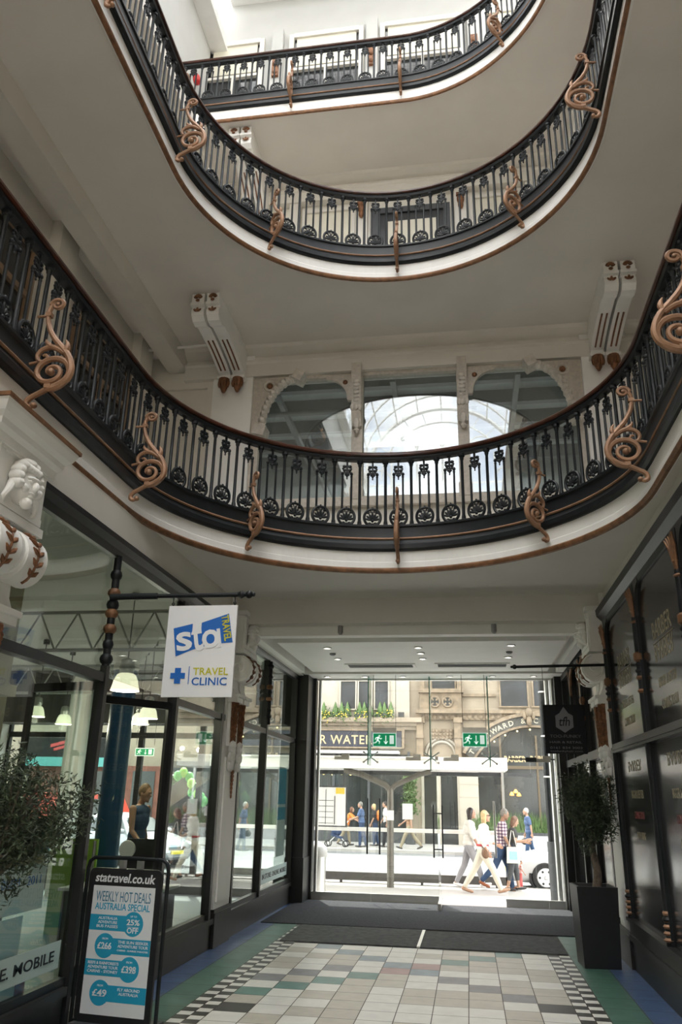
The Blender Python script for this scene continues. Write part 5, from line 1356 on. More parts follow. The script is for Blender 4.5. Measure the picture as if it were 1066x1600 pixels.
# balcony and niche of the middle bay
b = MB()
fbox(b, 655, 1078, 724, 1084, 0, .55); fbox(b, 657, 1084, 722, 1112, .05, .40); fbox(b, 656, 1110, 723, 1116, 0, .6)
for xa in (652, 711): fbox(b, xa, 1128, xa+10, 1205, 0, .35); fbox(b, xa-2, 1122, xa+12, 1130, 0, .42); fbox(b, xa-1, 1150, xa+11, 1154, 0, .40)
fbox(b, 657, 1062, 664, 1080, .1, .4); fbox(b, 714, 1062, 721, 1080, .1, .4)
S('trim_62', b, m_sand3)
r = bpy.data.objects['trim_62']
b = MB()
for px in (679.5, 699.5):
    c_ = fp(px, 1096.5, .42); b.ring(c_, .24, .05, 16, 6, (0, 1, 0))
    for k in range(4): a = PI/4+PI/2*k; b.cyl(c_+Vector((.08*math.cos(a), 0, .08*math.sin(a))), c_+Vector((.21*math.cos(a), 0, .21*math.sin(a))), .05, n=6)
b.build('quatrefoil', m_sand3, r)
b = MB()
for px in (679.5, 699.5): c_ = fp(px, 1096.5, .405); b.lathe([(.23, 0), (.23, .02)], c_, 16, Euler((PI/2, 0, 0)).to_matrix())
b.build('opening', m_sglass, r, False)
b = MB(); c_ = fp(691, 1180, .12)
for R0, rr2, d in ((.78, .07, .05), (.62, .06, .1)): b.ring((c_.x, FY-d, c_.z), R0, rr2, 20, 6, (0, 1, 0), 0, PI, (-1, 0, 0))
b.build('arch_moulding', m_sand2, r)
b = MB(); fbox(b, 674, 1139, 708, 1156, .02, .1)
for k in range(6):
    for j in range(3): p = fp(677+5.6*k, 1142+5.5*j, .12); b.ell(p, (.08, .05, .08), 6, 5)
b.build('carved_panel', m_sand3, r)
# left shopfront across the street with its navy sign
r = thing('shop_sign', 'navy fascia sign with gilt lettering across the street', 'shop sign', fp(565, 1155)); o = r.location
b = MB(o); fbox(b, 380, 1140, 633, 1169, .1, .30); b.build('board', m_navy, r, False)
b = MB(o); fbox(b, 380, 1140, 633, 1142, .3, .36); fbox(b, 380, 1167, 633, 1169, .3, .36); fbox(b, 629, 1140, 633, 1169, .3, .36); b.build('edge_moulding', m_sand3, r, False)
b = MB(o); put_text(b, 'R WATER', fp(541, 1155.5, .32), (1, 0, 0), (0, 0, 1), .42, fp(582, 1155).x-fp(501, 1155).x, bold=.01, spacing=1.1); b.build('lettering', m_gilt, r, False)
r = SE('window_70')
b = MB(); fbox(b, 380, 1178, 640, 1318, .0, .1); b.build('pane', m_sglass, r, False)
b = MB()
for px in (430, 520, 575, 638): fbox(b, px, 1175, px+4, 1322, .1, .25)
fbox(b, 380, 1298, 640, 1322, .08, .2); b.build('frame', m_dgrey, r, False)
b = MB(); p0, p1 = fp(495, 1174, .2), fp(625, 1177, .2); b.box(p0.x, p1.x, FY-1.1, FY-.2, p0.z-.10, p0.z+.02); tag(b.build('awning', m_white2, smooth=False), 'closed white awning under the navy shop sign', 'awning')
for k in range(7):
    p = fp(506+14*k, 1208+(k % 2), .17); b = MB(p); b.ell(p, .075)
    tag(b.build('globe_bulb', M('bulb_warm', (1, .85, .4), .4, emit=(1, .75, .3), estr=.45) if k == 0 else bpy.data.materials['bulb_warm']), 'small glowing globe bulb in the row inside the shop window across the street', 'light bulb', 'globe bulbs across the street')
# window boxes with clipped conifers and flowers
rg = random.Random(5)
plant_lab = ['first planted window box from the black pillar, above the navy sign', 'second planted window box from the black pillar, above the navy sign', 'third planted window box, directly above the exit sign on the planters side', 'fourth planted window box, above the end of the navy sign']
for k, (px, cones) in enumerate(((508, (506,)), (534, (524, 534, 543)), (569, (562, 569.5, 578)), (601, (594, 601, 611)))):
    c_ = fp(px, 1122, .35); r = thing('window_box', plant_lab[k], 'window box', c_); hw = .26 if k == 0 else .42
    b = MB(c_); b.box(c_.x-hw, c_.x+hw, c_.y-.14, c_.y+.14, c_.z, c_.z+.22); b.build('trough', m_dgrey, r, False)
    b = MB(c_)
    for i in range(340):
        p = c_+Vector((rg.uniform(-hw-.06, hw+.06), rg.uniform(-.26, .05), .16+rg.gauss(0, .15)-(.12 if rg.random() < .4 else 0)))
        d = Vector((rg.gauss(0, 1), rg.gauss(0, 1), rg.gauss(0, 1))).normalized()*.055; e = d.orthogonal().normalized()*.03; b.add([p-d, p+e, p+d, p-e], [(0, 1, 2, 3)])
    b.build('trailing_foliage', m_leafg, r, False)
    b = MB(c_)
    for i in range(26): p = c_+Vector((rg.uniform(-hw, hw), rg.uniform(-.3, -.1), .15+rg.gauss(0, .12))); b.ell(p, .028, 6, 4)
    b.build('flowers', m_flower, r)
    for q in cones:
        p = fp(q, 1116, .35); b = MB(c_); b.lathe([(.14, 0), (.15, .1), (.11, .28), (.05, .48), (.005, .60)], (p.x, p.y, c_.z+.2), 9); b.build('clipped_conifer', m_leafg, r)
# floodlight boxes on the ledge
b = MB(); p = fp(627, 1117, .4); b.box(p.x-.14, p.x+.14, p.y-.1, p.y+.1, p.z-.10, p.z+.12); tag(b.build('floodlight', m_inkb, smooth=False), 'small black floodlight on the stone ledge beside the last window box', 'floodlight')
# doorway in the middle
r = SE('door_20'); b = MB()
for q in ((664, 1212, 684, 1320), (690, 1212, 716, 1320)): fbox(b, *q, .02, .12)
b.build('door_leaf', m_sglass, r, False)
b = MB(); fbox(b, 684, 1205, 690, 1322, .05, .3); fbox(b, 660, 1205, 664, 1322, .05, .35); fbox(b, 716, 1205, 719, 1322, .05, .3); fbox(b, 660, 1203, 719, 1211, .05, .3); b.build('door_frame', m_sand2, r, False)
b = MB(); fbox(b, 719, 1205, 749, 1322, 0, .35); fbox(b, 717, 1300, 751, 1322, 0, .45); 
for yy in (1225, 1245, 1265, 1285): fbox(b, 719, yy, 749, yy+.8, .35, .36)
S('pillar_stone', b, m_sand2)
b = MB(); fbox(b, 640, 1205, 660, 1322, 0, .3); S('pillar_stone.001', b, m_sand1)
# arched shopfront on the other side
r = thing('arched_shop_sign', 'dark arched shop sign with pale lettering across the street', 'shop sign', fp(838, 1190)); o = r.location
cA = fp(838, 1250, 0); RA = 3.75
def arc(R0, a): return Vector((cA.x+R0*math.cos(a), 0, cA.z+R0*math.sin(a)))
b = MB(o)
def band(mb, r0, r1, a0, a1, d0, d1, n=28):
    vs = []
    for i in range(n+1):
        a = a0+(a1-a0)*i/n
        for R0, d in ((r0, d0), (r1, d0), (r1, d1), (r0, d1)): q = arc(R0, a); vs.append((q.x, FY-d, q.z))
    fs = [(4*i+k, 4*i+(k+1) % 4, 4*i+4+(k+1) % 4, 4*i+4+k) for i in range(n) for k in range(4)] + [(3, 2, 1, 0), (4*n, 4*n+1, 4*n+2, 4*n+3)]
    mb.add(vs, fs)
A0, A1 = math.radians(12), math.radians(148)
band(b, RA-.42, RA, A0, A1, .15, .30); b.build('board', M('arch_board', (.05, .05, .045), .5), r, False)
b = MB(o); band(b, RA, RA+.16, A0, A1, .1, .42); band(b, RA-.52, RA-.42, A0, A1, .1, .36); b.build('stone_moulding', m_sand3, r, False)
b = MB(o); txt = 'T.HAYWARD & Co GLASS'; n_ = len(txt)
for i, ch in enumerate(txt):
    if ch == ' ': continue
    a = math.radians(144)-math.radians(4.75)*i
    q = arc(RA-.21, a); up3 = Vector((math.cos(a), 0, math.sin(a))); put_text(b, ch, (q.x, FY-.32, q.z), (up3.z, 0, -up3.x), up3, .08 if ch == '.' else (.17 if ch == 'o' else .245), bold=.02)
b.build('lettering', M('arch_letters', (.40, .37, .29), .5), r, False)
b = MB(o); q = arc(RA-.1, math.radians(92)); b.ell((q.x, FY-.45, q.z+.25), (.16, .14, .22)); b.ell((q.x, FY-.42, q.z-.12), (.13, .12, .28)); b.ell((q.x-.2, FY-.4, q.z+.1), (.1, .1, .2)); b.ell((q.x+.2, FY-.4, q.z+.1), (.1, .1, .2)); b.build('keystone_figure', m_sand3, r)
r = SE('window_71')
b = MB(); pts = [(arc(RA-.5, A0+(A1-A0)*i/24).x, arc(RA-.5, A0+(A1-A0)*i/24).z) for i in range(25)]
pl, pr2 = fp(749, 1300).x, 9.5; zb = fp(800, 1305).z
b.prism([(pr2, zb)]+pts+[(pl, zb)], lambda u, v, w: (u, FY-w, v), .02, .10); b.build('pane', m_sglass, r, False)
b = MB()
for px in (783, 840, 895): fbox(b, px, 1150, px+3, 1310, .1, .22)
fbox(b, 749, 1198, 1000, 1203, .1, .22); b.build('frame', M('facade_bronze', (.10, .075, .045), .5), r, False)
b = MB(); put_text(b, 'BARBER', fp(805, 1186, .14), (1, 0, 0), (0, 0, 1), .28, 1.0, bold=.03); put_text(b, 'BARBER', fp(846, 1186, .14), (1, 0, 0), (0, 0, 1), .28, 1.0, bold=.03); b.build('lettering', m_gilt, r, False)  # reflected barber letters, put on the pane as solid gilt shapes
m_amber = M('amber_lamp', (1, .5, .1), .4, emit=(1, .40, .06), estr=.30)
for k, (px, py) in enumerate(((800, 1240), (806, 1236), (811, 1241))):
    p = fp(px, py, .20); b = MB(p); b.lathe([(.03, .08), (.09, .0), (.11, -.08), (.02, -.10)], p, 10); tag(b.build('amber_lamp', m_amber), 'amber glass lamp of the cluster in the arched shop window, %s' % ['on the stone pier side', 'topmost', 'on the street pole side'][k], 'lamp')
for k in range(8):
    a = math.radians(125-11*k); q = arc(RA-.62, a); b = MB((q.x, FY-.3, q.z)); b.ell((q.x, FY-.3, q.z), .045)
    tag(b.build('globe_bulb', bpy.data.materials['bulb_warm']), 'tiny bulb of the string under the arched shop sign', 'light bulb', 'bulbs under the arched sign')
# further shops of the same row, seen through the travel shop
b = MB(); fbox(b, 40, 1196, 262, 1320, 0, .12); S('wall_facade.003', b, M('red_brick_front', (.17, .065, .045), .8, var=.3, scale=3))
r = SE('window_72'); b = MB(); fbox(b, 205, 1205, 240, 1300, .12, .16); fbox(b, 120, 1205, 185, 1290, .12, .16); fbox(b, 262, 1190, 380, 1318, .02, .1); b.build('pane', m_sglass, r, False)
r = thing('shop_sign', 'black fascia sign with a red mark across the road, behind the travel shop', 'shop sign', fp(100, 1168)); o = r.location
b = MB(o); fbox(b, 40, 1152, 190, 1184, .1, .3); b.build('board', m_charc, r, False)
b = MB(o); p = fp(92, 1162, .32); b.obox(p, (.9, .02, .16), (0, -.25, 0)); b.obox(p+Vector((.1, 0, -.2)), (.7, .02, .14), (0, -.25, 0)); b.build('red_mark', m_cred0, r, False)
b = MB(); fbox(b, 40, 1184, 190, 1198, .1, .7); tag(b.build('awning', m_teal, smooth=False), 'teal shop awning below the black fascia sign across the road', 'awning')
# street tree greenery by the doorway
b = MB(); c_ = fp(641, 1240, .95)
for i in range(700):
    p = c_+Vector((rg.gauss(0, .16), rg.gauss(0, .16), rg.uniform(-.9, .95))); d = Vector((rg.gauss(0, 1), rg.gauss(0, 1), rg.gauss(0, 1))).normalized()*.09; e = d.orthogonal().normalized()*.045; b.add([p-d, p+e, p+d, p-e], [(0, 1, 2, 3)])
r = thing('climbing_plant', 'green climbing plant on the stone pier across the street', 'plant', (c_.x, c_.y, GZ)); b.build('foliage', m_leafg, r, False, off=r.location)
b = MB(r.location); b.cyl((c_.x, c_.y, GZ), (c_.x, c_.y, c_.z), .04, n=6); b.lathe([(.22, 0), (.26, .45), (.2, .45)], (c_.x, c_.y, GZ), 12); b.build('pot', m_dgrey, r)

# ---- cafe screens with grasses
p0 = atz(728, 1340, GZ); YC = 33.2
r = thing('cafe_screen', 'white cafe windbreak with tall grasses along its top, across the road', 'windbreak', (2.2, YC, GZ)); o = r.location
zt = aty(800, 1305, YC).z; xa, xb = aty(733, 1320, YC).x, 9.0
b = MB(o); b.box(xa, xb, YC-.04, YC+.04, GZ+.1, zt); b.build('panel', M('windbreak_white', (.42, .43, .44), .6), r, False)
b = MB(o); b.box(xa, xb, YC-.05, YC+.35, zt, zt+.10); b.build('trough', m_dgrey, r, False)
b = MB(o); put_text(b, 'SALVI', aty(762, 1326, YC-.05), (1, 0, 0), (0, 0, 1), .32, 1.6); b.build('lettering', m_signgrey, r, False)
b = MB(o)
for i in range(1500):
    x = rg.uniform(xa+.05, xb-.05); h = rg.uniform(.35, .85); d = Vector((rg.gauss(0, .14), rg.gauss(0, .1), h)); q = Vector((x, YC+rg.uniform(0, .3), zt+.08)); b.add([q-Vector((.018, 0, 0)), q+Vector((.018, 0, 0)), q+d], [(0, 1, 2)])
g_ = b.build('grasses', m_leafg, r, False); g_['kind'] = 'stuff'

# ---- tram/bus shelter
YS2 = 20.3
m_shel = M('shelter_white', (.82, .82, .80), .5); m_shelpost = M('shelter_post', (.16, .15, .13), .45, metal=.4, var=.2)
r = thing('bus_shelter', 'glass bus shelter with white flat roof and forked post', 'bus shelter', (-1.9, YS2, GZ)); o = r.location
b = MB(o); b.box(-6.4, .93, YS2-.45, YS2+1.3, 2.40, 2.66); b.box(-6.4, .93, YS2-.5, YS2+1.35, 2.64, 2.68); b.build('roof_canopy', m_shel, r, False)
b = MB(o); b.box(-6.4, 1.6, YS2+.85, YS2+.95, 2.28, 2.38); b.build('gutter', m_dgrey, r, False)
b = MB(o); xp = -1.90; b.tube([(xp, YS2, GZ), (xp, YS2, 1.78), (xp, YS2, 1.95)], [.085, .08, .08], 12)
b.tube([(xp, YS2, 1.9), (xp-.12, YS2, 2.03), (xp-.75, YS2, 2.28), (xp-1.15, YS2, 2.36)], .07, 10); b.tube([(xp, YS2, 1.9), (xp+.12, YS2, 2.03), (xp+.70, YS2, 2.28), (xp+1.0, YS2, 2.36)], .06, 10); b.build('forked_post', m_shelpost, r)
b = MB(o); b.box(-6.3, .9, YS2+.75, YS2+.765, .0, 2.3); b.build('glass_screen', m_glass, r, False)
b = MB(o); b.box(-6.3, .9, YS2+.73, YS2+.785, .93, 1.02); b.build('white_band', m_shel, r, False)
b = MB(o); b.box(-6.3, .9, YS2+.72, YS2+.84, GZ+.06, GZ+.24)
for x in (-5, -3.2, -1.2, .6): b.box(x-.03, x+.03, YS2+.74, YS2+.82, GZ, GZ+.1)
b.build('bottom_rail', m_kerb, r, False)
for x in (-4.0, .85):
    b = MB(o); b.box(x-.03, x+.03, YS2+.72, YS2+.78, GZ, 2.4); b.build('post', m_steel, r, False)
r = thing('map_case', 'framed route map case with a yellow notice, hanging in the shelter', 'map case', (-3.35, YS2-.1, 1.5)); o = r.location
b = MB(o); b.box(-3.78, -2.96, YS2-.02, YS2+.02, 1.04, 1.98); b.build('frame', m_dgrey, r, False)
b = MB(o); b.box(-3.75, -3.0, YS2-.03, YS2-.02, 1.07, 1.95); b.build('map_sheet', m_paper, r, False)
b = MB(o); b.box(-3.25, -3.03, YS2-.035, YS2-.03, 1.80, 1.94); b.build('yellow_notice', m_flower, r, False)
b = MB(o); 
for k in range(5): b.box(-3.70+.0*k, -3.30, YS2-.035, YS2-.031, 1.12+.13*k, 1.13+.13*k)
b.box(-3.28, -3.26, YS2-.035, YS2-.031, 1.1, 1.75); b.box(-3.5, -3.49, YS2-.035, YS2-.031, 1.1, 1.9); b.build('map_lines', m_signgrey, r, False)
b = MB(o); b.cyl((-3.7, YS2, 1.98), (-3.7, YS2, 2.40), .015, n=6); b.cyl((-3.05, YS2, 1.98), (-3.05, YS2, 2.40), .015, n=6); b.build('hanger', m_dgrey, r)
# bin beside the black pillar
r = thing('litter_bin', 'pale round-topped litter bin outside beside the black pillar', 'litter bin', (-3.05, 16.6, GZ)); o = r.location
b = MB(o); b.cyl((-3.05, 16.6, GZ), (-3.05, 16.6, .62), .22, n=18); b.build('body', m_steel, r)
b = MB(o); b.lathe([(.24, 0), (.25, .06), (.22, .18), (.12, .26), (0.01, .28)], (-3.05, 16.6, .62), 18); b.build('lid', M('bin_lid', (.5, .49, .47), .5), r)
# dark street pole
r = thing('street_pole', 'tall black street pole with a wider base, beside the white car', 'street pole', (1.62, 17.3, GZ)); o = r.location
b = MB(o); b.cyl((1.62, 17.3, .95), (1.62, 17.3, 5.2), .085, n=14); b.build('shaft', m_black, r)
b = MB(o); b.cyl((1.66, 17.3, GZ), (1.66, 17.3, .98), .15, n=16); b.build('base_sleeve', m_dgrey, r)
b = MB(o)
for z in (2.2, 3.0, 3.9): b.lathe([(.087, -.015), (.10, 0), (.087, .015)], (1.62, 17.3, z), 14)
b.build('band', m_steel, r)

# ================================================================== cars
m_cwin = M('car_glass', (.03, .035, .04), .06); m_tyre = M('tyre', (.015, .015, .016), .8); m_hub = M('wheel_trim', (.55, .56, .58), .35, metal=.5); m_lampglass = M('headlamp', (.65, .68, .72), .1, metal=.3)
m_plate = M('yellow_plate', (.75, .62, .03), .5)
def car(label, paint, pos, rz, L=4.3, sticker=False):
    r = thing('car', label, 'car', pos, rz=rz)
    # stations from nose (x=+L/2) to tail: x, half width, low z, shoulder z, top z, top half width
    st = [(2.15, .55, .30, .50, .56, .48), (2.05, .72, .22, .60, .70, .62), (1.80, .84, .20, .68, .80, .70), (1.35, .87, .20, .76, .90, .74), (.95, .88, .20, .84, .97, .74), (.35, .88, .20, .90, 1.34, .62), (-.10, .88, .20, .91, 1.46, .58), (-.80, .88, .20, .92, 1.47, .58), (-1.35, .87, .22, .93, 1.36, .58), (-1.80, .84, .25, .94, 1.08, .64), (-2.05, .76, .28, .86, .96, .66), (-2.15, .62, .35, .70, .78, .55)]
    k_ = L/4.3; vs = []; n = 12
    for x, w, z0, zs, zt, tw in st:
        sec = [(0, z0), (w*.8, z0), (w, z0+.12), (w*1.0, (z0+zs)/2), (w*.97, zs), (tw*1.02, zt-.05), (tw*.85, zt), (0, zt)]
        full = sec + [(-y, z) for y, z in sec[-2:0:-1]]
        n = len(full); vs += [(x*k_, y, z) for y, z in full]
    fs = [(i*n+j, i*n+(j+1) % n, (i+1)*n+(j+1) % n, (i+1)*n+j) for i in range(len(st)-1) for j in range(n)] + [tuple(range(n)), tuple((len(st)-1)*n+j for j in range(n-1, -1, -1))]
    b = MB(); b.add(vs, fs); b.build('body', paint, r, True, 50)
    b = MB()
    for s in (-1, 1):
        for xa, xb, xc, xd in ((.80, .36, -.14, -.16), (-.22, -.20, -.85, -.85), (-.91, -.90, -1.30, -1.55)):
            def q(x, t):   # lateral point on the glass band, t 0 at the waist 1 at the roof edge
                w0, w1 = .865, .63; return (x*k_, s*(w0+(w1-w0)*t+.006), .95+(1.36-.95)*t)
            b.add([q(xa, .0), q(xb if xb > 0 else xb, .92), q(xc, .92), q(xd, .0)], [(0, 1, 2, 3)])
    b.add([(.97*k_, -.66, .99), (.97*k_, .66, .99), (.41*k_, .55, 1.345), (.41*k_, -.55, 1.345)], [(0, 1, 2, 3)])
    b.add([(.96*k_, -.68, .985), (.96*k_, .68, .985), (.96*k_, .66, .975), (.96*k_, -.66, .975)], [(0, 1, 2, 3)])
    b.build('window_glass', m_cwin, r, False)
    for x in (1.32, -1.30):
        for s in (-1, 1):
            c_ = Vector((x*k_, s*.80, .33)); R = Euler((PI/2, 0, 0)).to_matrix()
            b = MB(); b.lathe([(.20, -.10), (.31, -.10), (.335, -.07), (.335, .07), (.31, .10), (.20, .10)], c_, 24, R); wh = b.build('wheel', m_tyre, r)
            b = MB(); b.lathe([(.03, -.012), (.20, -.012), (.215, .0), (.20, .012), (.03, .012)], c_+Vector((0, s*.10, 0)), 24, R); b.ell(c_+Vector((0, s*.115, 0)), (.05, .02, .05))
            hb = b.build('wheel_trim', m_hub, wh)
            b = MB()
            for i in range(6): a = 2*PI*i/6; b.ell(c_+Vector((.15*math.cos(a), s*.114, .15*math.sin(a))), (.028, .006, .028), 8, 5)
            b.build('wheel_slot', m_tyre, wh)
            b = MB(); b.ring(c_+Vector((0, s*.06, 0)), .37, .035, 20, 6, (0, 1, 0), -.25, PI+.25, (1, 0, 0)); b.build('wheel_arch', m_inkb, r)
    for s in (-1, 1):
        b = MB(); b.ell((1.90*k_, s*.62, .64), (.20, .16, .09), 12, 8); b.build('headlamp', m_lampglass, r)
        b = MB(); b.ell((.75*k_, s*.98, .98), (.09, .10, .07), 8, 6); b.build('wing_mirror', paint, r)
    b = MB(); b.box(2.06*k_, 2.165*k_, -.34, .34, .50, .58); b.box(2.02*k_, 2.14*k_, -.48, .48, .28, .38); b.build('grille', m_inkb, r, False)
    b = MB(); b.box(2.15*k_, 2.185*k_, -.25, .25, .38, .48); b.build('number_plate', m_plate, r, False)
    if sticker:
        for s in (-1, 1):
            b = MB(); b.box(.35, 1.0, s*.872, s*.888, .70, .80); b.build('yellow_sticker', m_plate, r, False)
    return r
m_cwhite = M('car_white', (.52, .53, .54), .25); m_csilver = M('car_silver', (.36, .38, .41), .25, metal=.3); m_cdark = M('car_dark', (.03, .035, .04), .2)
car('white taxi car half hidden behind the street pole, nose to the walkers', m_cwhite, (3.20, 22.25, GZ-.10), PI, 4.6, True)
car('silver car with a yellow number plate seen through the travel shop window', m_csilver, (-10.6, 25.2, GZ-.10), math.radians(-25))
car('white car seen behind the lime panel through the travel shop', m_cwhite, (-13.5, 23.4, GZ-.10), math.radians(0))
car('dark car parked behind the grasses across the road', m_cdark, (4.2, 36.2, GZ), PI, 4.2)
# red van far behind the shop window
r = thing('van', 'red van across the road, behind the tattooed man', 'van', (-15.5, 32.0, GZ-.1)); m_cred = M('van_red', (.45, .05, .03), .35)
b = MB(); b.prism([(-2.2, .3), (2.0, .3), (2.3, .6), (2.3, 1.0), (1.7, 1.15), (1.25, 1.95), (-2.2, 2.0)], lambda u, v, w: (u, w, v), -.9, .9); b.build('body', m_cred, r, False)
b = MB(); b.prism([(.4, 1.2), (1.55, 1.2), (1.2, 1.8), (.4, 1.8)], lambda u, v, w: (u, w, v), -.92, .92); b.build('window_glass', m_cwin, r, False)
for x in (-1.4, 1.45):
    for s in (-1, 1):
        b = MB(); b.lathe([(.1, -.1), (.33, -.1), (.33, .1), (.1, .1)], (x, s*.85, .33), 18, Euler((PI/2, 0, 0)).to_matrix()); b.build('wheel', m_tyre, r)
# balloons tied outside the travel shop
m_ba = [M('balloon_green', (.10, .42, .12), .25), M('balloon_dark', (.02, .10, .06), .25), M('balloon_lime', (.35, .60, .15), .25)]
bl = [(278, 1212, 0), (287, 1207, 2), (296, 1214, 0), (299, 1224, 2), (306, 1231, 1), (300, 1238, 0), (309, 1240, 2), (314, 1246, 0), (303, 1247, 1), (311, 1252, 1), (318, 1252, 0), (270, 1218, 1)]
bn = ['light green', 'dark green', 'lime']
for k, (px, py, c) in enumerate(bl):
    p = aty(px, py, 19.0+.05*(k % 3)); b = MB(p); R_b = .105
    b.ell(p, (R_b, R_b, R_b*1.15), 12, 9); b.cyl(p-Vector((0, 0, R_b*1.1)), p-Vector((0, 0, R_b*1.3)), .012, .02, 6)
    tag(b.build('balloon', m_ba[c]), '%s balloon in the garland outside the travel shop' % bn[c], 'balloon', 'balloons in the %s part of the garland' % bn[c])
r = thing('balloon_stand', 'slim pole carrying the balloon garland outside the travel shop', 'pole', aty(305, 1300, 19.2)); p = aty(305, 1240, 19.2); b = MB(r.location); b.tube([aty(268, 1222, 19.2), aty(285, 1208, 19.2), aty(300, 1222, 19.2), aty(314, 1252, 19.2), Vector((aty(314, 1252, 19.2).x, 19.2, GZ))], .012, 6); b.build('stem', m_steel, r)
# ================================================================== people
m_skin = M('skin', (.40, .23, .155), .5, var=.08, scale=8)
m_skin2 = M('skin_tan', (.30, .165, .105), .5, var=.08, scale=8)
m_shoeb = M('shoe_brown', (.24, .075, .03), .4); m_shoet = M('sandal_tan', (.38, .23, .15), .5); m_shoek = M('shoe_black', (.02, .02, .022), .5); m_shoew = M('shoe_white', (.7, .7, .7), .5)
m_hblond = M('hair_blonde', (.50, .37, .18), .5, var=.35, scale=30); m_hdark = M('hair_dark', (.022, .015, .012), .45, var=.3, scale=30); m_hgrey = M('hair_grey', (.20, .185, .165), .6, var=.4, scale=30); m_hwhite = M('hair_white', (.45, .43, .40), .6, var=.2, scale=30); m_hbrown = M('hair_auburn', (.14, .055, .025), .5, var=.4, scale=30)
def cloth(name, col, var=.1): return M(name, col, .85, var=var, scale=7, bump=.25, bscale=14)
def plaid(name):
    m = bpy.data.materials.new(name); m.use_nodes = True; n = m.node_tree.nodes; l = m.node_tree.links; bs = n['Principled BSDF']; bs.inputs['Roughness'].default_value = .9
    t = n.new('ShaderNodeTexCoord'); sep = n.new('ShaderNodeSeparateXYZ'); l.new(t.outputs['Object'], sep.inputs[0]); outs = []
    for ax in ('X', 'Z'):
        a = n.new('ShaderNodeMath'); a.operation = 'MULTIPLY'; a.inputs[1].default_value = 14; l.new(sep.outputs[ax], a.inputs[0])
        f = n.new('ShaderNodeMath'); f.operation = 'FRACT'; l.new(a.outputs[0], f.inputs[0])
        g_ = n.new('ShaderNodeMath'); g_.operation = 'LESS_THAN'; g_.inputs[1].default_value = .42; l.new(f.outputs[0], g_.inputs[0]); outs.append(g_)
    ad = n.new('ShaderNodeMath'); ad.operation = 'ADD'; l.new(outs[0].outputs[0], ad.inputs[0]); l.new(outs[1].outputs[0], ad.inputs[1])
    dv = n.new('ShaderNodeMath'); dv.operation = 'MULTIPLY'; dv.inputs[1].default_value = .5; l.new(ad.outputs[0], dv.inputs[0])
    r = n.new('ShaderNodeValToRGB'); r.color_ramp.interpolation = 'CONSTANT'; e = r.color_ramp.elements
    e[0].position = 0; e[0].color = (.62, .58, .58, 1); e[1].position = .4; e[1].color = (.22, .14, .20, 1); x = e.new(.8); x.color = (.05, .035, .08, 1)
    l.new(dv.outputs[0], r.inputs['Fac']); l.new(r.outputs['Color'], bs.inputs['Base Color']); return m

def rem(mb, voxel, name, mat, parent, sm=3):
    """merge overlapping tapered volumes into one continuous skin"""
    me = bpy.data.meshes.new('tmp'); me.from_pydata(mb.v, [], mb.f)
    bm = bmesh.new(); bm.from_mesh(me); bmesh.ops.recalc_face_normals(bm, faces=bm.faces); bm.to_mesh(me); bm.free()
    ob = bpy.data.objects.new('tmp', me); COL.objects.link(ob)
    m = ob.modifiers.new('r', 'REMESH'); m.mode = 'VOXEL'; m.voxel_size = voxel
    s = ob.modifiers.new('s', 'SMOOTH'); s.factor = .5; s.iterations = sm
    dg = bpy.context.evaluated_depsgraph_get(); dg.update()
    me2 = bpy.data.meshes.new_from_object(ob.evaluated_get(dg)); bpy.data.objects.remove(ob); bpy.data.meshes.remove(me)
    me2.name = name; me2.materials.clear(); me2.materials.append(mat); me2.polygons.foreach_set('use_smooth', [True]*len(me2.polygons))
    o = bpy.data.objects.new(name, me2); COL.objects.link(o); o.parent = parent; return o
def limb(mb, pts, rs, sub=1):
    pts = [Vector(p) for p in pts]
    mb.tube(pts, rs, 10)
    for p, r_ in zip(pts, rs): mb.ell(p, r_*.995, 10, 7)

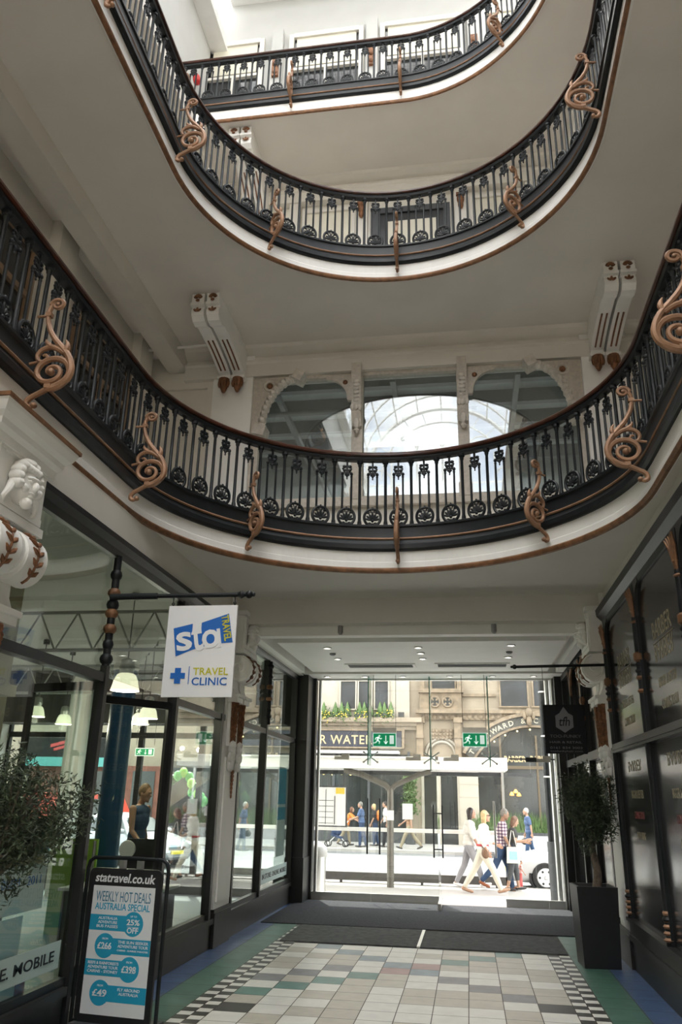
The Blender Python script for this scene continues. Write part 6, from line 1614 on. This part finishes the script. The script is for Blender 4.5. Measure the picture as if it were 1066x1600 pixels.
def person(label, loc, heading, h=1.7, skin=None, top=None, bottom=None, hair=None, shoes=None, legL=(20, 5), legR=(-20, 15), armL=(-15, 15), armR=(15, 20), abd=8, lean=3,
           sleeve=.5, trouser=1.0, hairlen=0, female=False, headturn=0, headtilt=0, vox=.011, extra=None, glasses=False, loose=1.0):
    """stands at loc facing local +X turned by heading; legs (thigh forward, knee bend), arms (shoulder forward, elbow bend), degrees"""
    k = h/1.75; skin = skin or m_skin
    root = thing('person', label, 'person', loc, rz=heading)
    rad = math.radians; J = {}
    hipw = .092 if not female else .088; shw_ = .185 if not female else .158
    P0 = Vector((0, 0, .93))
    sl = rad(lean)
    up = Vector((math.sin(sl), 0, math.cos(sl)))
    J['waist'] = P0+up*.16; J['chest'] = P0+up*.38; J['neck'] = P0+up*.555; J['head'] = P0+up*.60+Vector((.035+math.sin(rad(headtilt))*.08, 0, .115))
    for s, nm, lg, ar in ((1, 'L', legL, armL), (-1, 'R', legR, armR)):
        hp = P0+Vector((0, s*hipw, -.02)); t, kb = rad(lg[0]), rad(lg[1])
        kn = hp+Vector((math.sin(t), 0, -math.cos(t)))*.43; an = kn+Vector((math.sin(t-kb), 0, -math.cos(t-kb)))*.41
        fa = t-kb if len(lg) < 3 else rad(lg[2])
        toe = an+Vector((math.cos(fa*.75), 0, math.sin(fa*.75)))*.17+Vector((0, s*.02, -.045)); heel = an+Vector((-math.sin(fa*.0)-.045, 0, -.045-.0))
        J['hip'+nm], J['knee'+nm], J['ank'+nm], J['toe'+nm], J['heel'+nm] = hp, kn, an, toe, heel
        sh = P0+up*.50+Vector((0, s*shw_, 0)); a, e = rad(ar[0]), rad(ar[1]); ab = rad(abd)
        d1 = Vector((math.sin(a)*math.cos(ab), s*math.sin(ab), -math.cos(a)*math.cos(ab))); el = sh+d1*.29
        d2 = Vector((math.sin(a+e), s*math.sin(ab)*.3-(ar[2] if len(ar) > 2 else 0)*s, -math.cos(a+e))).normalized(); wr = el+d2*.25
        J['sh'+nm], J['el'+nm], J['wr'+nm], J['hd'+nm] = sh, el, wr, d2
    dz = min(min(J['toe'+s].z, J['heel'+s].z, J['ank'+s].z-.05) for s in 'LR')-.025
    for q in J:
        if not q.startswith('hd'): J[q] = (J[q]-Vector((0, 0, dz)))*k
    b = MB()
    # trunk, neck and head
    def V(n): return J[n]
    tw = 1.0 if not female else .92
    R0 = Euler((0, sl, 0)).to_matrix()
    hipc = (V('hipL')+V('hipR'))/2+Vector((0, 0, .04*k))
    b.ell(hipc, (.115*k, .155*k*(1.0 if not female else 1.05), .12*k), 14, 10, R0)
    b.ell(V('waist'), (.100*k, .135*k*tw, .15*k), 14, 10, R0); b.ell(V('chest')-up*.03*k, (.118*k, .165*k*tw, .18*k), 14, 10, R0)
    b.ell(V('chest')+up*.09*k, (.095*k, .17*k*tw, .10*k), 14, 10, R0)
    if female: b.ell(V('chest')+Vector((.075*k, .06*k, -.02*k)), .06*k); b.ell(V('chest')+Vector((.075*k, -.06*k, -.02*k)), .06*k)
    hc_ = V('head'); ht = Euler((0, rad(headtilt), rad(headturn))).to_matrix()
    limb(b, [V('neck')-up*.05*k, V('neck')+up*.03*k, hc_-Vector((.015*k, 0, .06*k))], [.062*k, .052*k, .05*k])
    b.ell(hc_, (.094*k, .074*k, .115*k), 14, 12, ht); b.ell(hc_+ht @ Vector((.035, 0, -.055))*k, (.058*k, .055*k, .062*k), 12, 10, ht)
    b.ell(hc_+ht @ Vector((.098, 0, -.018))*k, (.020*k, .013*k, .022*k), 8, 6, ht); b.ell(hc_+ht @ Vector((.085, 0, .028))*k, (.015*k, .045*k, .012*k), 8, 6, ht)
    b.ell(hc_+ht @ Vector((.086, 0, -.062))*k, (.012*k, .024*k, .009*k), 8, 6, ht); b.ell(hc_+ht @ Vector((.075, 0, -.100))*k, (.024*k, .026*k, .020*k), 8, 6, ht)
    for s in (-1, 1): b.ell(hc_+ht @ Vector((-.005, s*.076, -.012))*k, (.018*k, .010*k, .030*k), 8, 6, ht)
    for n in 'LR':
        limb(b, [V('hip'+n), V('hip'+n).lerp(V('knee'+n), .35), V('knee'+n), V('knee'+n).lerp(V('ank'+n), .3), V('ank'+n)], [.088*k, .080*k, .054*k, .056*k, .036*k])
        limb(b, [V('ank'+n), V('heel'+n)], [.038*k, .033*k]); limb(b, [V('heel'+n), V('heel'+n).lerp(V('toe'+n), .6), V('toe'+n)], [.032*k, .036*k, .026*k])
        limb(b, [V('sh'+n), V('sh'+n).lerp(V('el'+n), .4), V('el'+n), V('el'+n).lerp(V('wr'+n), .3), V('wr'+n)], [.054*k, .047*k, .038*k, .037*k, .026*k])
        d2 = J['hd'+n]; s = 1 if n == 'L' else -1
        pl_ = d2.cross(Vector((0, 1, 0))).normalized(); fw_ = pl_ if pl_.x > 0 else -pl_        # towards the thumb side
        w = V('wr'+n); pc = w+d2*.05*k
        b.ell(pc, (.05*k, .05*k, .05*k), 10, 8, Matrix((fw_*.78, Vector((0, .34, 0)), d2)).transposed())
        for f in range(4):
            o0 = w+d2*.085*k+fw_*(.026-.018*f)*k; L_ = (.068, .078, .072, .056)[f]*k; cu = Vector((0, -s*1, 0))
            limb(b, [o0-d2*.02*k, o0+d2*L_*.45+cu*.004*k, o0+d2*L_*.8+cu*.020*k, o0+d2*L_*.92+cu*.036*k], [.0098*k, .0092*k, .0086*k, .0078*k])
        t0 = w+d2*.035*k+fw_*.026*k; limb(b, [t0, t0+d2*.028*k+fw_*.024*k, t0+d2*.060*k+fw_*.032*k-Vector((0, s*.008*k, 0))], [.0125*k, .0115*k, .009*k])
    body = rem(b, min(vox, .0075), 'body', skin, root, 2)
    # garments: looser shells over the same joints, open at neck, cuff and hem
    if top:
        c = MB(); g_ = .018*k*loose
        c.ell(V('waist')-up*.02*k, (.100*k+g_, .135*k*tw+g_, .15*k), 14, 10, R0); c.ell(V('chest')-up*.03*k, (.118*k+g_, .165*k*tw+g_, .18*k), 14, 10, R0); c.ell(V('chest')+up*.09*k, (.095*k+g_, .17*k*tw+g_, .095*k), 14, 10, R0)
        c.ell(V('waist')-up*.12*k, (.115*k+g_, .150*k+g_, .11*k), 14, 10, R0)
        if female: c.ell(V('chest')+Vector((.075*k, .06*k, -.02*k)), .06*k+g_*.6); c.ell(V('chest')+Vector((.075*k, -.06*k, -.02*k)), .06*k+g_*.6)
        limb(c, [V('neck')-up*.06*k, V('neck')-up*.015*k], [.075*k, .060*k])
        for n in 'LR':
            if sleeve > 0:
                if sleeve <= .5: e_ = V('sh'+n).lerp(V('el'+n), max(.3, sleeve*1.5)); limb(c, [V('chest')+up*.1*k, V('sh'+n), e_], [.07*k, .064*k+g_*.3, .056*k+g_*.4])
                else: limb(c, [V('chest')+up*.1*k, V('sh'+n), V('el'+n), V('el'+n).lerp(V('wr'+n), (sleeve-.5)*2)], [.07*k, .062*k+g_*.4, .048*k+g_*.4, .036*k+g_*.4])
        rem(c, vox, 'shirt', top, root, 3)
    if bottom:
        c = MB(); g_ = .014*k
        c.ell(hipc, (.115*k+g_, .155*k+g_, .125*k), 14, 10, R0); c.ell(hipc+up*.07*k, (.105*k+g_, .140*k+g_, .06*k), 14, 10, R0)
        for n in 'LR':
            kn, an = V('knee'+n), V('ank'+n)
            pts = [V('hip'+n), V('hip'+n).lerp(kn, .35), kn]; rs = [.088*k+g_, .082*k+g_, .060*k+g_]
            if trouser > .5: t_ = (trouser-.5)*2; pts += [kn.lerp(an, .4*t_), kn.lerp(an, .97*t_)]; rs += [.058*k+g_, (.044 if not female else .040)*k+g_]
            else: pts[-1] = V('hip'+n).lerp(kn, trouser*2); 
            limb(c, pts, rs)
        rem(c, vox, 'trousers', bottom, root, 3)
    if shoes:
        for n in 'LR':
            c = MB(); hl, to = V('heel'+n), V('toe'+n); limb(c, [hl+Vector((0, 0, .0)), hl.lerp(to, .55), to+Vector((.008, 0, .004))], [.037*k, .039*k, .028*k]); limb(c, [V('ank'+n)-Vector((0, 0, .025*k)), hl], [.036*k, .035*k]); rem(c, vox, 'shoe', shoes, root, 2)
    if hair:
        c = MB(); c.ell(hc_+ht @ Vector((-.018, 0, .022))*k, (.094*k, .084*k, .112*k), 14, 12, ht)
        if hairlen > 0:
            for s in (-1, 0, 1):
                limb(c, [hc_+ht @ Vector((-.030, s*.050, .03))*k, hc_+ht @ Vector((-.040, s*.066, -.05))*k, hc_+ht @ Vector((-.040, s*.062, -.06-hairlen))*k], [.064*k, .062*k, .050*k])
        hr = rem(c, vox, 'hair', hair, root, 2)
    if glasses:
        c = MB()
        for s in (-1, 1): c.ell(hc_+ht @ Vector((.098, s*.034, .018))*k, (.008*k, .028*k, .020*k), 8, 6, ht); c.bar(hc_+ht @ Vector((.095, s*.062, .022))*k, hc_+ht @ Vector((0, s*.084, .012))*k, .008*k, .01*k)
        c.build('sunglasses', m_inkb, root)
    else:
        for s in (-1, 1):
            c = MB(); c.ell(hc_+ht @ Vector((.0935, s*.031, .010))*k, (.005*k, .009*k, .005*k), 8, 6, ht); c.build('eye', m_inkb, root)
    if extra: extra(root, J, k)
    return root

m_cw = cloth('cloth_white', (.66, .645, .60), .05); m_ccream = cloth('cloth_cream', (.62, .585, .48), .05); m_cgrey = cloth('cloth_pale_grey', (.30, .30, .32)); m_jean = cloth('denim', (.03, .065, .14), .35); m_jeanl = cloth('denim_light', (.12, .20, .34), .3); m_ck = cloth('cloth_black', (.02, .02, .024), .3); m_cblue = cloth('cloth_blue', (.07, .11, .21)); m_cnavy = cloth('cloth_navy', (.025, .045, .10)); m_ckhaki = cloth('cloth_khaki', (.26, .22, .15)); m_corange = cloth('cloth_orange', (.75, .22, .05)); m_cdg = cloth('cloth_dark_grey', (.055, .058, .065)); m_credc = M('belt_red', (.45, .04, .04), .5); m_pl = plaid('plaid_shirt'); m_cbrown = cloth('cloth_brown', (.30, .17, .10))
def at_ground(px, py, z=GZ): p = atz(px, py, z); return Vector((p.x, p.y, z))
def belt_bag(root, J, k):
    c = MB(); hp = (J['hipL']+J['hipR'])/2+Vector((0, 0, .13*k)); c.ring(hp, .150*k, .022*k, 20, 6, (0, 0, 1)); 
    c.v = [(x*.84+hp.x*.16 if True else x, y*1.06, z) for x, y, z in c.v]; c.build('red_belt', m_credc, root)
    c = MB(); c.ell(hp+Vector((.06*k, -.20*k, -.16*k)), (.09*k, .045*k, .11*k)); c.tube([hp+Vector((.0, -.17*k, -.05*k)), hp+Vector((-.03*k, -.17*k, .25*k)), J['shL']+Vector((0, 0, .06*k))], .008*k, 5); c.build('shoulder_bag', M('bag_brown', (.16, .09, .05), .5), root)
def tote(root, J, k):
    c = MB(); w = J['shR']+Vector((-.02, -.06*k, 0)); c.prism([(-.17, -.78), (.17, -.78), (.15, -.40), (-.15, -.40)], lambda u, v, d: Vector((w.x+u*k, w.y-.04*k+d, w.z+v*k)), -.04, .04); c.build('tote_bag', m_cw, root, False)
    c = MB()
    for s in (-.1, .1): c.tube([w+Vector((s*k, -.04*k, -.42*k)), w+Vector((s*.3*k, -.02*k, -.05*k)), w+Vector((0, .05*k, .04*k))], .010*k, 5)
    c.build('strap', m_cw, root)
    c = MB(); c.box(w.x-.10*k, w.x+.10*k, w.y-.085*k, w.y-.08*k, w.z-.70*k, w.z-.50*k); c.build('blue_print', M('tote_print', (.30, .50, .62), .7), root, False)
def handbag(root, J, k):
    w = J['wrR']; c = MB(); c.ell(w+Vector((.02*k, 0, -.28*k)), (.15*k, .06*k, .12*k)); c.tube([w+Vector((-.08*k, 0, -.22*k)), w+Vector((0, 0, -.04*k)), w+Vector((.10*k, 0, -.22*k))], .01*k, 5); c.build('handbag', m_inkb, root)
def backpack(root, J, k):
    c = MB(); p = J['chest']+Vector((-.17*k, 0, -.04*k)); c.ell(p, (.10*k, .15*k, .23*k), 12, 10); c.build('backpack', m_corange, root)
g_ = .0
p = at_ground(757, 1397)
person('blonde woman in cream blouse and trousers with a red belt, striding', p, 0, 1.78, top=m_cw, bottom=m_ccream, hair=m_hblond, hairlen=.10, shoes=m_shoet, legL=(-27, 6), legR=(30, 8), armL=(10, 55), armR=(-12, 40), female=True, lean=5, sleeve=.75, extra=belt_bag, glasses=True, loose=1.3, vox=.009)
p = at_ground(735, 1388)
person('dark haired woman in a loose white top and pale grey leggings, half behind the blonde', p, 0, 1.78, top=m_cw, bottom=m_cgrey, hair=m_hdark, hairlen=.10, shoes=m_shoew, legL=(-16, 12), legR=(26, 10), armL=(-14, 12), armR=(12, 20), female=True, lean=4, sleeve=.6, loose=2.0, vox=.010)
p = at_ground(787, 1391)
person('grey haired man in a plaid shirt and blue jeans with brown shoes', p, 0, 1.80, skin=m_skin2, top=m_pl, bottom=m_jean, hair=m_hgrey, shoes=m_shoeb, legL=(20, 12), legR=(-24, 22), armL=(-10, 15), armR=(8, 20), lean=5, sleeve=.5, headtilt=14, loose=1.4, vox=.010)
p = at_ground(804, 1392)
person('auburn haired woman in black carrying a white tote bag beside the plaid shirt', p, 0, 1.60, top=m_ck, bottom=m_cdg, trouser=.80, hair=m_hbrown, hairlen=.06, shoes=m_shoek, legL=(10, 4), legR=(-8, 6), armL=(15, 70), armR=(15, 85), female=True, lean=3, sleeve=.35, headtilt=22, extra=tote, vox=.010)
p = at_ground(815, 1389)
person('small child in a red patterned outfit beside the woman with the tote bag', p, 0, .62, top=M('child_red', (.55, .12, .11), .8, var=.6, scale=30, col2=(.75, .55, .5)), bottom=M('child_red2', (.5, .10, .10), .8), hair=m_hbrown, shoes=m_shoek, legL=(5, 2), legR=(-5, 4), vox=.008)
p = at_ground(829, 1345)
person('white haired person in a blue tee and jeans carrying a black bag, across the road', p, PI, 1.70, top=m_cblue, bottom=m_jean, hair=m_hwhite, shoes=m_shoek, legL=(10, 4), legR=(-10, 10), armL=(-20, 15), armR=(6, 6), extra=handbag)
p = at_ground(565, 1324)
person('grey haired man in a blue shirt pushing a pushchair across the road', p, PI, 1.76, top=m_cblue, bottom=m_cnavy, hair=m_hgrey, shoes=m_shoek, legL=(6, 4), legR=(-8, 8), armL=(25, 45), armR=(25, 45), sleeve=.5, loose=1.6)
pc_ = p + Vector((-1.0, -.1, 0))
r = thing('pushchair', 'dark pushchair in front of the man in the blue shirt', 'pushchair', pc_); o = pc_
b = MB(o); b.tube([o+Vector((.45, 0, 1.02)), o+Vector((.05, 0, .55)), o+Vector((-.4, 0, .14))], .016, 6); b.tube([o+Vector((.35, .0, .14)), o+Vector((-.10, 0, .62))], .016, 6); b.build('frame', m_steel, r)
b = MB(o); b.ell(o+Vector((-.06, 0, .60)), (.22, .18, .20)); b.obox(o+Vector((-.05, 0, .42)), (.5, .36, .08), (0, .3, 0)); b.build('seat', m_cnavy, r)
for x in (-.40, .35):
    for s in (-1, 1): b = MB(o); b.ring(o+Vector((x, s*.2, .13)), .11, .022, 16, 6, (0, 1, 0)); b.build('wheel', m_tyre, r)
p = at_ground(586, 1322)
person('person with an orange backpack beside the man in the blue shirt', p, PI, 1.68, top=m_ck, bottom=m_cnavy, hair=m_hblond, hairlen=.05, shoes=m_shoek, legL=(4, 4), legR=(-6, 6), armL=(5, 20), armR=(0, 15), female=True, extra=backpack)
p = at_ground(604, 1324)
person('dark haired man in a white tee standing behind the forked shelter post', p, PI, 1.80, top=m_cw, bottom=m_ck, hair=m_hdark, shoes=m_shoek, legL=(8, 2), legR=(-8, 8))
p = at_ground(640, 1327)
person('walker in a brown top and khaki trousers striding across the road', p, PI, 1.74, top=m_cbrown, bottom=m_ckhaki, hair=m_hdark, shoes=m_shoek, legL=(28, 6), legR=(-28, 14), armL=(-25, 20), armR=(25, 30))
p = at_ground(541, 1321)
person('person in an orange top bending towards the pushchair', p, 0, 1.60, top=m_corange, bottom=m_ckhaki, hair=m_hbrown, hairlen=.05, shoes=m_shoek, legL=(14, 6), legR=(-22, 10), lean=22, armL=(50, 20), armR=(45, 20), female=True)
p = aty(209, 1345, 12.0)
person('man in a sleeveless slate blue top beside the blue column inside the travel shop', (p.x, 12.0, 0), math.radians(-12), 1.83, top=m_cblue if False else cloth('cloth_slate_blue', (.05, .09, .16)), bottom=m_ck, hair=M('hair_ginger', (.16, .095, .045), .6, var=.4, scale=30), shoes=m_shoek, legL=(8, 4), legR=(-8, 8), armL=(-12, 30), armR=(8, 40), sleeve=0, headtilt=12, vox=.009)
